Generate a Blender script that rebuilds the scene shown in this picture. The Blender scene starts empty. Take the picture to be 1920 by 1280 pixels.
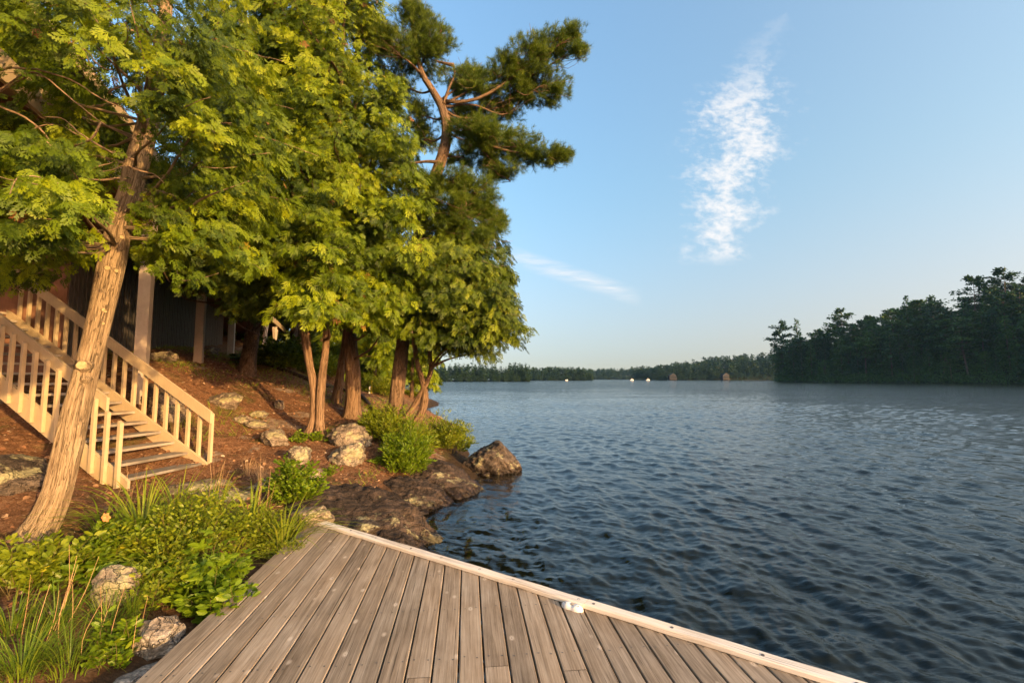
import bpy, math, random
import numpy as np
from math import radians as R, sin, cos, pi, tan, atan, sqrt

S = bpy.context.scene
C = S.collection
rng = np.random.RandomState(11)
random.seed(11)

# ------------------------------------------------------------------ camera, sky, sun, exposure
F = 853.3                                    # focal length in pixels of the 1920 wide photograph (16 mm)
HORIZON = 708.5
PITCH = atan((HORIZON - 640) / F)
CAM = np.array([0.0, 0.0, 2.13])
cd = bpy.data.cameras.new('camera')
cd.sensor_width = 36; cd.lens = 16; cd.clip_start = 0.05; cd.clip_end = 20000
cam = bpy.data.objects.new('camera', cd); C.objects.link(cam)
cam.location = CAM; cam.rotation_euler = (pi / 2 + PITCH, 0, 0)
S.camera = cam
FW = np.array([0, cos(PITCH), sin(PITCH)]); UP = np.array([0, -sin(PITCH), cos(PITCH)]); RT = np.array([1.0, 0, 0])

def ray(px, py):
    d = FW + RT * ((px - 960) / F) + UP * ((640 - py) / F)
    return d
def at(px, py, Y):
    d = ray(px, py); return CAM + d / d[1] * Y
def onz(px, py, z):
    d = ray(px, py); return CAM + d * ((z - CAM[2]) / d[2])

SUN_AZ = R(133)      # clockwise from +Y (the view direction)
SUN_EL = R(11.5)
sl = bpy.data.lights.new('sun', 'SUN'); sl.energy = 3.1; sl.angle = R(0.6); sl.color = (1.0, 0.60, 0.23)
so = bpy.data.objects.new('sun', sl); C.objects.link(so)
so.rotation_euler = (pi / 2 - SUN_EL, 0, pi - SUN_AZ)
so.location = (30, -25, 15)
TO_SUN = np.array([sin(SUN_AZ) * cos(SUN_EL), cos(SUN_AZ) * cos(SUN_EL), sin(SUN_EL)])

S.view_settings.view_transform = 'Standard'; S.view_settings.look = 'None'
S.view_settings.gamma = 1; S.view_settings.exposure = 1.52
S.cycles.max_bounces = 8; S.cycles.transparent_max_bounces = 12
S.cycles.diffuse_bounces = 3; S.cycles.glossy_bounces = 3; S.cycles.transmission_bounces = 4
S.cycles.caustics_reflective = False; S.cycles.caustics_refractive = False
S.cycles.use_denoising = True; S.cycles.use_adaptive_sampling = False
S.cycles.volume_bounces = 0

# ------------------------------------------------------------------ node helper
class NT:
    def __init__(self, tree):
        self.t = tree; tree.nodes.clear()
    def n(self, typ, ins=None, **props):
        nd = self.t.nodes.new(typ)
        for k, v in props.items(): setattr(nd, k, v)
        for k, v in (ins or {}).items():
            s = nd.inputs[k]
            if isinstance(v, bpy.types.NodeSocket): self.t.links.new(v, s)
            elif v is not None: s.default_value = v
        return nd
    def math(self, op, a, b=None, c=None, clamp=False):
        ins = {0: a}
        if b is not None: ins[1] = b
        if c is not None: ins[2] = c
        return self.n('ShaderNodeMath', ins, operation=op, use_clamp=clamp).outputs[0]
    def mix(self, f, a, b, blend='MIX'):
        nd = self.n('ShaderNodeMix', data_type='RGBA', blend_type=blend)
        for k, v in ((0, f), (6, a), (7, b)):
            s = nd.inputs[k]
            if isinstance(v, bpy.types.NodeSocket): self.t.links.new(v, s)
            else: s.default_value = (tuple(v) + (1,))[:4] if k else v
        return nd.outputs[2]
    def ramp(self, f, stops, interp='LINEAR'):
        nd = self.n('ShaderNodeValToRGB', {0: f}); cr = nd.color_ramp; cr.interpolation = interp
        while len(cr.elements) < len(stops): cr.elements.new(0.5)
        for e, (p, c) in zip(cr.elements, stops):
            e.position = p
            e.color = (c, c, c, 1) if isinstance(c, (int, float)) else (tuple(c) + (1,))[:4]
        return nd.outputs[0]
    def noise(self, vec, scale, detail=4, rough=0.55, dist=0.0):
        return self.n('ShaderNodeTexNoise', {'Vector': vec, 'Scale': scale, 'Detail': detail, 'Roughness': rough, 'Distortion': dist}).outputs[0]
    def attr(self, name, out='Fac'):
        return self.n('ShaderNodeAttribute', attribute_name=name).outputs[out]
    def mapping(self, vec, scale=(1, 1, 1), loc=(0, 0, 0), rot=(0, 0, 0)):
        return self.n('ShaderNodeMapping', {0: vec, 1: loc, 2: rot, 3: scale}).outputs[0]
    def coord(self, out='Object'):
        return self.n('ShaderNodeTexCoord').outputs[out]
    def bump(self, h, strength=0.5, dist=0.02):
        return self.n('ShaderNodeBump', {'Height': h, 'Strength': strength, 'Distance': dist}).outputs[0]

def material(name):
    m = bpy.data.materials.new(name); m.use_nodes = True
    nt = NT(m.node_tree)
    return m, nt
def finish(nt, shader, disp=None):
    o = nt.n('ShaderNodeOutputMaterial', {'Surface': shader})
def principled(nt, col, rough=0.7, normal=None, spec=0.3, **kw):
    ins = {'Base Color': (tuple(col) + (1,))[:4] if not isinstance(col, bpy.types.NodeSocket) else col, 'Roughness': rough, 'Specular IOR Level': spec}
    if normal is not None: ins['Normal'] = normal
    ins.update(kw)
    return nt.n('ShaderNodeBsdfPrincipled', ins).outputs[0]

# ------------------------------------------------------------------ sky (world) with the cloud streak
W = bpy.data.worlds.new('World'); S.world = W; W.use_nodes = True
w = NT(W.node_tree)
sky = w.n('ShaderNodeTexSky', sky_type='NISHITA')
sky.sun_disc = False; sky.sun_elevation = SUN_EL; sky.sun_rotation = SUN_AZ
sky.altitude = 200; sky.air_density = 1.6; sky.dust_density = 5.0; sky.ozone_density = 4.0
gen = w.n('ShaderNodeTexCoord').outputs['Generated']
sx = w.n('ShaderNodeSeparateXYZ', {0: gen})
lifted = w.n('ShaderNodeCombineXYZ', {0: sx.outputs[0], 1: sx.outputs[1], 2: w.math('MULTIPLY_ADD', sx.outputs[2], 0.7, 0.1)}).outputs[0]   # skips the murky band right at the horizon
W.node_tree.links.new(lifted, sky.inputs[0])
yy = w.math('MAXIMUM', sx.outputs[1], 0.02)
ca = w.math('DIVIDE', sx.outputs[0], yy)      # tangent of bearing
ce = w.math('DIVIDE', sx.outputs[2], yy)      # tangent of height
front = w.math('GREATER_THAN', sx.outputs[1], 0.05)
def tanpt(px, py):
    d = ray(px, py); return d[0] / d[1], d[2] / d[1]
def curve_node(f, lo, hi, pts):
    t = w.n('ShaderNodeMapRange', {0: f, 1: lo, 2: hi, 3: 0.0, 4: 1.0}).outputs[0]
    nd = w.n('ShaderNodeFloatCurve', {1: t}); c = nd.mapping.curves[0]
    for i, (x, y) in enumerate(pts):
        if i < 2: c.points[i].location = (x, y)
        else: c.points.new(x, y)
    nd.mapping.update()
    return nd.outputs[0]
# streak: centre line and half width against height
rows = [(500, 1335, 30), (475, 1345, 60), (445, 1345, 55), (415, 1365, 62), (380, 1360, 68), (350, 1362, 60), (320, 1370, 75), (285, 1395, 85), (250, 1392, 88), (210, 1392, 88), (170, 1400, 78), (130, 1410, 62), (95, 1428, 52), (60, 1450, 38), (30, 1470, 10)]
e_lo = tanpt(1390, 510)[1]; e_hi = tanpt(1390, 20)[1]
cpts, wpts = [], []
for (py, px, hw) in rows:
    a, e = tanpt(px, py); t = (e - e_lo) / (e_hi - e_lo)
    cpts.append((t, a)); wpts.append((t, hw * 1.25 / F * 3))
cen = curve_node(ce, e_lo, e_hi, [(t, a) for t, a in cpts])
wid = w.math('MULTIPLY', curve_node(ce, e_lo, e_hi, wpts), 0.333)
cvec = w.n('ShaderNodeCombineXYZ', {0: ca, 1: ce, 2: 0.0}).outputs[0]
warp = w.n('ShaderNodeTexNoise', {'Vector': cvec, 'Scale': 9.0, 'Detail': 3.0}).outputs[0]
off = w.math('DIVIDE', w.math('SUBTRACT', ca, cen), w.math('MAXIMUM', wid, 0.004))
off = w.math('ADD', off, w.math('MULTIPLY', w.math('SUBTRACT', warp, 0.5), 1.1))
core = w.math('SUBTRACT', 1.0, w.math('ABSOLUTE', off))
rng_in = w.math('MULTIPLY', w.n('ShaderNodeMapRange', {0: w.math('ADD', ce, w.math('MULTIPLY', w.math('SUBTRACT', warp, 0.5), 0.05)), 1: e_lo, 2: tanpt(1390, 468)[1], 3: 0.0, 4: 1.0}, interpolation_type='SMOOTHSTEP').outputs[0], w.math('LESS_THAN', ce, e_hi))
n1 = w.noise(w.mapping(cvec, (42, 62, 1), rot=(0, 0, 0.1)), 1.0, 7, 0.6, 0.2)
n2 = w.noise(w.mapping(cvec, (12, 26, 1), rot=(0, 0, 0.15)), 1.0, 4, 0.55, 0.3)
dens = w.math('ADD', w.math('MULTIPLY', core, 0.6), w.math('ADD', w.math('MULTIPLY', n1, 1.7), w.math('MULTIPLY', n2, 1.2)))
streak = w.n('ShaderNodeMapRange', {0: dens, 1: 1.42, 2: 2.32, 3: 0.0, 4: 0.95}, interpolation_type='SMOOTHSTEP').outputs[0]
coreok = w.n('ShaderNodeMapRange', {0: core, 1: -0.5, 2: 0.75, 3: 0.0, 4: 1.0}, interpolation_type='SMOOTHSTEP').outputs[0]
topf = w.n('ShaderNodeMapRange', {0: ce, 1: tanpt(1390, 235)[1], 2: tanpt(1390, 70)[1], 3: 1.0, 4: 0.12}, interpolation_type='SMOOTHSTEP').outputs[0]
streak = w.math('MULTIPLY', w.math('MULTIPLY', w.math('MULTIPLY', streak, rng_in), coreok), topf)
# thin veil low on the left
a0, e0 = tanpt(945, 474); a1, e1 = tanpt(1205, 560)
t2 = w.n('ShaderNodeMapRange', {0: ca, 1: a0, 2: a1, 3: 0.0, 4: 1.0}).outputs[0]
vc = w.math('ADD', e0, w.math('MULTIPLY', t2, e1 - e0))
vo = w.math('ABSOLUTE', w.math('DIVIDE', w.math('SUBTRACT', ce, vc), 0.026))
n3 = w.noise(w.mapping(cvec, (10, 70, 1), rot=(0, 0, 0.36)), 1.0, 6, 0.65, 0.3)
veil = w.math('MULTIPLY', w.math('SUBTRACT', 1.0, vo, clamp=True), w.n('ShaderNodeMapRange', {0: n3, 1: 0.30, 2: 0.7, 3: 0.0, 4: 0.9}).outputs[0])
edge = w.math('MULTIPLY', w.math('MULTIPLY', t2, w.math('SUBTRACT', 1.0, t2)), 7.0, clamp=True)
veil = w.math('MULTIPLY', veil, edge)
# small scattered flecks
n4 = w.noise(w.mapping(cvec, (30, 80, 1)), 1.0, 4, 0.6)
n5 = w.noise(cvec, 4.5, 2)
fl = w.n('ShaderNodeMapRange', {0: w.math('ADD', n4, w.math('MULTIPLY', n5, 0.9)), 1: 1.17, 2: 1.38, 3: 0.0, 4: 0.35}).outputs[0]
band = w.math('SUBTRACT', 1.0, w.math('ABSOLUTE', w.math('DIVIDE', w.math('SUBTRACT', ce, 0.27), 0.12)), clamp=True)
fl = w.math('MULTIPLY', fl, band)
mask = w.math('MULTIPLY', w.math('ADD', w.math('ADD', streak, veil), fl, clamp=True), front)
SKY_GAIN = 1.0
hs = w.n('ShaderNodeHueSaturation', {'Hue': 0.5, 'Saturation': 1.0, 'Value': SKY_GAIN, 'Color': sky.outputs[0]}).outputs[0]
CLOUD = (2.35, 2.32, 2.33)
low = w.n('ShaderNodeMapRange', {0: sx.outputs[2], 1: 0.0, 2: 0.42, 3: 1.0, 4: 0.0}, interpolation_type='SMOOTHSTEP').outputs[0]
hs = w.mix(low, hs, w.mix(1.0, hs, (1.22, 0.98, 1.04), 'MULTIPLY'))      # faint pink of the evening horizon
sd = w.math('ADD', w.math('MULTIPLY', sx.outputs[0], sin(SUN_AZ)), w.math('MULTIPLY', sx.outputs[1], cos(SUN_AZ)))
sunward = w.n('ShaderNodeMapRange', {0: sd, 1: -0.65, 2: 0.25, 3: 0.0, 4: 1.0}, interpolation_type='SMOOTHSTEP').outputs[0]
hs = w.mix(sunward, hs, w.mix(1.0, hs, (1.45, 1.22, 1.08), 'MULTIPLY'))   # paler, warmer toward the sun's side
skyc = w.mix(mask, hs, CLOUD)
bg = w.n('ShaderNodeBackground', {'Color': skyc, 'Strength': 0.15})
w.n('ShaderNodeOutputWorld', {'Surface': bg.outputs[0]})

# ------------------------------------------------------------------ mesh helpers
def tag(o, label=None, cat=None, group=None, kind=None):
    if label: o['label'] = label
    if cat: o['category'] = cat
    if group: o['group'] = group
    if kind: o['kind'] = kind
    return o
def empty(name, loc=(0, 0, 0), rz=0.0):
    o = bpy.data.objects.new(name, None); C.objects.link(o)
    o.location = tuple(float(v) for v in loc); o.rotation_euler = (0, 0, rz); o.empty_display_size = 0.2
    return o
def mesh_data(name, V, faces, mat=None, smooth=False, attrs=None):
    """faces: list of int arrays (M,k)"""
    V = np.ascontiguousarray(V, dtype=np.float32)
    me = bpy.data.meshes.new(name)
    faces = [np.asarray(f, dtype=np.int32) for f in (faces if isinstance(faces, (list, tuple)) else [faces]) if len(f)]
    loops = np.concatenate([f.ravel() for f in faces]); tot = np.concatenate([np.full(len(f), f.shape[1], np.int32) for f in faces])
    start = np.concatenate([[0], np.cumsum(tot)[:-1]]).astype(np.int32)
    me.vertices.add(len(V)); me.vertices.foreach_set('co', V.ravel())
    me.loops.add(len(loops)); me.loops.foreach_set('vertex_index', loops)
    me.polygons.add(len(tot)); me.polygons.foreach_set('loop_start', start); me.polygons.foreach_set('loop_total', tot)
    me.polygons.foreach_set('use_smooth', np.full(len(tot), bool(smooth)))
    for k, a in (attrs or {}).items():
        a = np.ascontiguousarray(a, dtype=np.float32)
        if a.ndim == 1: me.attributes.new(k, 'FLOAT', 'POINT').data.foreach_set('value', a)
        else: me.attributes.new(k, 'FLOAT_VECTOR', 'POINT').data.foreach_set('vector', a.ravel())
    me.update(calc_edges=True); me.validate()
    if mat: me.materials.append(mat)
    return me
def mesh(name, V, faces, mat=None, parent=None, smooth=False, attrs=None, local=True):
    """world-space vertices; when the parent is placed, they are made local to it"""
    V = np.asarray(V, dtype=np.float64)
    if parent is not None and local:
        M = np.array(parent_matrix(parent).inverted()); V = V @ M[:3, :3].T + M[:3, 3]
    o = bpy.data.objects.new(name, mesh_data(name, V, faces, mat, smooth, attrs)); C.objects.link(o)
    if parent is not None: o.parent = parent
    return o
def parent_matrix(o):
    m = o.matrix_basis.copy()
    while o.parent is not None:
        o = o.parent; m = o.matrix_basis @ m
    return m

class MB:
    """collects boxes, tubes and so on into one mesh (world space)"""
    def __init__(self): self.v = []; self.f = {}; self.a = {}; self.n = 0
    def add(self, V, Fs, **attrs):
        V = np.asarray(V, dtype=float)
        for f in (Fs if isinstance(Fs, list) else [Fs]):
            f = np.asarray(f)
            self.f.setdefault(f.shape[1], []).append(f + self.n)
        self.v.append(V); self.n += len(V)
        for k, a in attrs.items():
            a = np.asarray(a, dtype=float)
            if a.ndim == 0: a = np.full(len(V), float(a))
            self.a.setdefault(k, []).append(a)
        return self
    def box(self, c, ax, ay, az, **attrs):
        """centre and three half-axis vectors"""
        c, ax, ay, az = (np.asarray(q, float) for q in (c, ax, ay, az))
        V = [c + sx_ * ax + sy_ * ay + sz_ * az for sz_ in (-1, 1) for sy_ in (-1, 1) for sx_ in (-1, 1)]
        return self.add(V, np.array([[0, 2, 3, 1], [4, 5, 7, 6], [0, 1, 5, 4], [2, 6, 7, 3], [0, 4, 6, 2], [1, 3, 7, 5]]), **attrs)
    def hexa(self, P, **attrs):
        return self.add(P, np.array([[0, 2, 3, 1], [4, 5, 7, 6], [0, 1, 5, 4], [2, 6, 7, 3], [0, 4, 6, 2], [1, 3, 7, 5]]), **attrs)
    def tube(self, P, r, seg=8, **attrs):
        V, Fs, _ = tube(P, r, seg); return self.add(V, Fs, **attrs)
    def build(self, name, mat, parent=None, smooth=False):
        return mesh(name, np.concatenate(self.v), [np.concatenate(f) for f in self.f.values()], mat, parent, smooth, {k: np.concatenate(a) for k, a in self.a.items()})

def resample(P, n):
    """smooth (Catmull-Rom) curve through the points, n samples; last axis may include a radius"""
    P = np.asarray(P, float)
    if len(P) < 3:
        t = np.linspace(0, 1, n)[:, None]; return P[0] * (1 - t) + P[-1] * t
    Q = np.vstack([2 * P[0] - P[1], P, 2 * P[-1] - P[-2]])
    d = np.concatenate([[0], np.cumsum(np.linalg.norm(np.diff(P[:, :3], axis=0), axis=1))])
    s = np.linspace(0, d[-1], n); k = np.clip(np.searchsorted(d, s, side='right') - 1, 0, len(P) - 2)
    u = ((s - d[k]) / np.maximum(d[k + 1] - d[k], 1e-9))[:, None]
    a, b, c_, e = Q[k], Q[k + 1], Q[k + 2], Q[k + 3]
    return 0.5 * (2 * b + (c_ - a) * u + (2 * a - 5 * b + 4 * c_ - e) * u ** 2 + (3 * b - a - 3 * c_ + e) * u ** 3)
def frames(P):
    P = np.asarray(P, float); T = np.gradient(P, axis=0); T /= np.maximum(np.linalg.norm(T, axis=1)[:, None], 1e-9)
    n = np.cross(T[0], [0.31, 0.2, 0.93] if abs(T[0][2]) < 0.8 else [1, 0.1, 0]); n /= np.linalg.norm(n)
    N = []
    for t in T:
        n = n - t * n.dot(t); n /= max(np.linalg.norm(n), 1e-9); N.append(n)
    N = np.array(N); return T, N, np.cross(T, N)
def tube(P, r, seg=8, rough=None):
    P = np.asarray(P, float); r = np.broadcast_to(np.asarray(r, float), (len(P),))
    T, N, B = frames(P); a = np.linspace(0, 2 * pi, seg, endpoint=False)
    rr = r[:, None] * np.ones(seg)
    L = np.concatenate([[0], np.cumsum(np.linalg.norm(np.diff(P, axis=0), axis=1))])
    q = np.stack([np.cos(a)[None, :] * r[:, None], np.sin(a)[None, :] * r[:, None], L[:, None] * np.ones(seg)], -1)
    if rough is not None: rr = rr * (1 + rough(q, a[None, :] + 0 * rr, L[:, None] + 0 * rr))
    V = P[:, None] + N[:, None] * (np.cos(a)[None, :, None] * rr[..., None]) + B[:, None] * (np.sin(a)[None, :, None] * rr[..., None])
    n = len(P); i = np.arange(n - 1)[:, None]; j = np.arange(seg)[None, :]; j2 = (j + 1) % seg
    Fq = np.stack([i * seg + j, i * seg + j2, (i + 1) * seg + j2, (i + 1) * seg + j], -1).reshape(-1, 4)
    V = V.reshape(-1, 3)
    c0, c1 = len(V), len(V) + 1
    V = np.vstack([V, P[0], P[-1]])
    jj = np.arange(seg); tri = np.vstack([np.stack([np.full(seg, c0), (jj + 1) % seg, jj], -1), np.stack([np.full(seg, c1), (n - 1) * seg + jj, (n - 1) * seg + (jj + 1) % seg], -1)])
    q = np.vstack([q.reshape(-1, 3), [0, 0, 0], [0, 0, L[-1]]])
    return V, [Fq, tri], q

# value noise
def _h(ix, iy, iz, seed):
    x = (ix.astype(np.int64) * 374761393 + iy.astype(np.int64) * 668265263 + iz.astype(np.int64) * 2147483647 + seed * 1274126177) & 0xffffffff
    x = ((x ^ (x >> 13)) * 1274126177) & 0xffffffff
    x = (x ^ (x >> 16)) & 0xffffffff
    return x / 4294967295.0
def vnoise(p, seed=0):
    p = np.asarray(p, float); i = np.floor(p).astype(np.int64); f = p - i; f = f * f * (3 - 2 * f)
    r = 0
    for dx in (0, 1):
        wx = f[..., 0] if dx else 1 - f[..., 0]
        for dy in (0, 1):
            wy = f[..., 1] if dy else 1 - f[..., 1]
            for dz in (0, 1):
                wz = f[..., 2] if dz else 1 - f[..., 2]
                r = r + wx * wy * wz * _h(i[..., 0] + dx, i[..., 1] + dy, i[..., 2] + dz, seed)
    return r * 2 - 1
def fbm(p, octv=4, seed=0, gain=0.5):
    p = np.asarray(p, float); r = 0; a = 1
    for o in range(octv):
        r = r + a * vnoise(p * 2 ** o + 17.3 * o, seed + o); a *= gain
    return r

def instance(TV, TF, Rm, pos, scale):
    """template verts (v,3), faces (f,k); Rm (N,3,3) columns = local axes; returns verts, faces"""
    N = len(pos)
    V = np.einsum('nij,vj->nvi', Rm, TV) * np.asarray(scale)[:, None, None] + pos[:, None]
    Fs = (TF[None] + (np.arange(N) * len(TV))[:, None, None]).reshape(-1, TF.shape[1])
    return V.reshape(-1, 3), Fs
def basis(axis, normal):
    x = axis / np.maximum(np.linalg.norm(axis, axis=1)[:, None], 1e-9)
    z = normal - x * np.sum(normal * x, 1)[:, None]
    z /= np.maximum(np.linalg.norm(z, axis=1)[:, None], 1e-9)
    return np.stack([x, np.cross(z, x), z], -1)
def unit(v):
    v = np.asarray(v, float); return v / np.maximum(np.linalg.norm(v, axis=-1, keepdims=True), 1e-9)
def inpoly(p, poly):
    x, y = p[:, 0], p[:, 1]; r = np.zeros(len(p), bool); poly = np.asarray(poly, float); j = len(poly) - 1
    for i in range(len(poly)):
        xi, yi = poly[i]; xj, yj = poly[j]
        c = ((yi > y) != (yj > y)) & (x < (xj - xi) * (y - yi) / (yj - yi + 1e-12) + xi); r ^= c; j = i
    return r

# ------------------------------------------------------------------ materials
def leaf_mat(name, stops, trans=0.35, rough=0.5, spec=0.25, tcol=1.25):
    m, nt = material(name)
    t = nt.attr('tint')
    pn = nt.noise(nt.coord('Object'), 1.1, 2)
    f = nt.math('ADD', nt.math('MULTIPLY', t, 0.8), nt.math('MULTIPLY', nt.math('SUBTRACT', pn, 0.4), 0.5), clamp=True)
    col = nt.ramp(f, stops)
    if name.startswith('far_'): col = nt.mix(1.0, col, nt.ramp(nt.n('ShaderNodeObjectInfo').outputs['Random'], [(0, (0.55, 0.62, 0.75)), (0.5, (1.0, 1.0, 1.0)), (1, (1.6, 1.45, 1.0))]), 'MULTIPLY')
    d = principled(nt, col, rough, spec=spec)
    tr = nt.n('ShaderNodeBsdfTranslucent', {'Color': nt.mix(1.0, col, (tcol, tcol, 0.7), 'MULTIPLY')}).outputs[0]
    finish(nt, nt.n('ShaderNodeMixShader', {0: trans, 1: d, 2: tr}).outputs[0]); return m
M = {}
M['cedar'] = leaf_mat('cedar_foliage', [(0.0, (0.030, 0.055, 0.003)), (0.45, (0.105, 0.163, 0.004)), (0.9, (0.26, 0.32, 0.006)), (0.97, (0.34, 0.25, 0.03)), (1, (0.24, 0.115, 0.04))], 0.26)
M['cedar_dark'] = leaf_mat('dark_cedar_foliage', [(0.0, (0.025, 0.048, 0.004)), (0.6, (0.10, 0.145, 0.006)), (1, (0.23, 0.27, 0.009))], 0.24)
M['pine'] = leaf_mat('pine_needles', [(0.0, (0.04, 0.075, 0.012)), (0.6, (0.10, 0.155, 0.012)), (1, (0.19, 0.23, 0.015))], 0.25)
M['shrub'] = leaf_mat('shrub_leaves', [(0.0, (0.075, 0.12, 0.008)), (0.6, (0.17, 0.22, 0.012)), (0.92, (0.30, 0.29, 0.02)), (1, (0.38, 0.20, 0.03))], 0.3, 0.4)
M['bright'] = leaf_mat('bright_leaves', [(0.0, (0.065, 0.12, 0.008)), (0.6, (0.15, 0.235, 0.010)), (1, (0.28, 0.32, 0.015))], 0.4, 0.4)
M['grass'] = leaf_mat('grass_blades', [(0.0, (0.07, 0.13, 0.012)), (0.5, (0.15, 0.23, 0.018)), (0.85, (0.27, 0.29, 0.03)), (1, (0.42, 0.30, 0.10))], 0.35, 0.4)
M['dry'] = leaf_mat('dry_stalks', [(0.0, (0.30, 0.16, 0.08)), (0.6, (0.45, 0.29, 0.14)), (1, (0.55, 0.42, 0.24))], 0.1)
M['far_conifer'] = leaf_mat('far_conifer_foliage', [(0.0, (0.016, 0.044, 0.014)), (0.6, (0.042, 0.098, 0.022)), (1, (0.095, 0.155, 0.022))], 0.15)
M['far_leaf'] = leaf_mat('far_broadleaf_foliage', [(0.0, (0.020, 0.052, 0.014)), (0.6, (0.050, 0.110, 0.022)), (1, (0.10, 0.165, 0.024))], 0.18)
M['far_wood'] = leaf_mat('hillside_foliage', [(0.0, (0.010, 0.027, 0.014)), (0.6, (0.024, 0.056, 0.020)), (1, (0.055, 0.09, 0.02))], 0.15)
M['petal'] = leaf_mat('orange_petals', [(0, (0.70, 0.27, 0.10)), (1, (0.78, 0.40, 0.16))], 0.3)

def bark_mat(name, c1, c2, c3, along=3.0, around=22.0, bump=0.8):
    m, nt = material(name)
    q = nt.attr('bk', 'Vector')
    v = nt.mapping(q, (around, around, along))
    n1 = nt.noise(v, 1.0, 6, 0.6, 0.5); n2 = nt.noise(q, 4.0, 4, 0.6)
    fine = nt.noise(nt.mapping(q, (around * 3.2, around * 3.2, along * 3.0)), 1.0, 4, 0.6, 0.3)
    ck = nt.math('ABSOLUTE', nt.math('SUBTRACT', nt.noise(nt.mapping(q, (around * 0.62, around * 0.62, along * 0.8), (5, 2, 1)), 1.0, 3, 0.5, 0.9), 0.5))
    crack = nt.n('ShaderNodeMapRange', {0: ck, 1: 0.002, 2: 0.024, 3: 1.0, 4: 0.0}).outputs[0]
    f = nt.math('ADD', nt.math('MULTIPLY', n1, 0.5), nt.math('ADD', nt.math('MULTIPLY', fine, 0.35), nt.math('MULTIPLY', n2, 0.2)))
    col = nt.ramp(f, [(0.38, c1), (0.52, c2), (0.66, c3)])
    col = nt.mix(nt.math('MULTIPLY', crack, 0.55), col, tuple(x * 0.55 for x in c1))
    h = nt.math('SUBTRACT', nt.math('ADD', n1, nt.math('MULTIPLY', fine, 0.6)), nt.math('MULTIPLY', crack, 0.6))
    finish(nt, principled(nt, col, 0.9, nt.bump(h, bump, 0.03), spec=0.1)); return m
M['bark_pale'] = bark_mat('pale_cedar_bark', (0.12, 0.077, 0.042), (0.31, 0.232, 0.140), (0.42, 0.33, 0.21), 2.4, 46, 1.0)
M['bark_brown'] = bark_mat('brown_cedar_bark', (0.085, 0.052, 0.030), (0.20, 0.13, 0.078), (0.29, 0.205, 0.13), 2.2, 26, 1.0)
M['bark_dark'] = bark_mat('scaly_dark_bark', (0.035, 0.024, 0.016), (0.12, 0.08, 0.052), (0.20, 0.145, 0.10), 8.0, 18)
M['bark_pine'] = bark_mat('furrowed_pine_bark', (0.06, 0.04, 0.026), (0.17, 0.115, 0.072), (0.25, 0.175, 0.115), 2.6, 18, 1.0)
M['bark_far'] = bark_mat('far_bark', (0.08, 0.06, 0.05), (0.15, 0.11, 0.09), (0.22, 0.17, 0.14), 1, 3)
M['stem'] = bark_mat('plant_stems', (0.08, 0.06, 0.025), (0.14, 0.11, 0.045), (0.22, 0.17, 0.07), 3, 40)
M['twig'] = bark_mat('bare_twigs', (0.16, 0.11, 0.07), (0.30, 0.21, 0.13), (0.42, 0.31, 0.20), 3, 40)
M['birch'] = bark_mat('white_birch_bark', (0.30, 0.25, 0.19), (0.62, 0.56, 0.46), (0.72, 0.66, 0.56), 8, 3)
m, nt = material('cut_wood'); finish(nt, principled(nt, nt.ramp(nt.noise(nt.coord(), 30), [(0.3, (0.26, 0.19, 0.09)), (0.7, (0.42, 0.33, 0.18))]), 0.8)); M['cut'] = m

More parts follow.
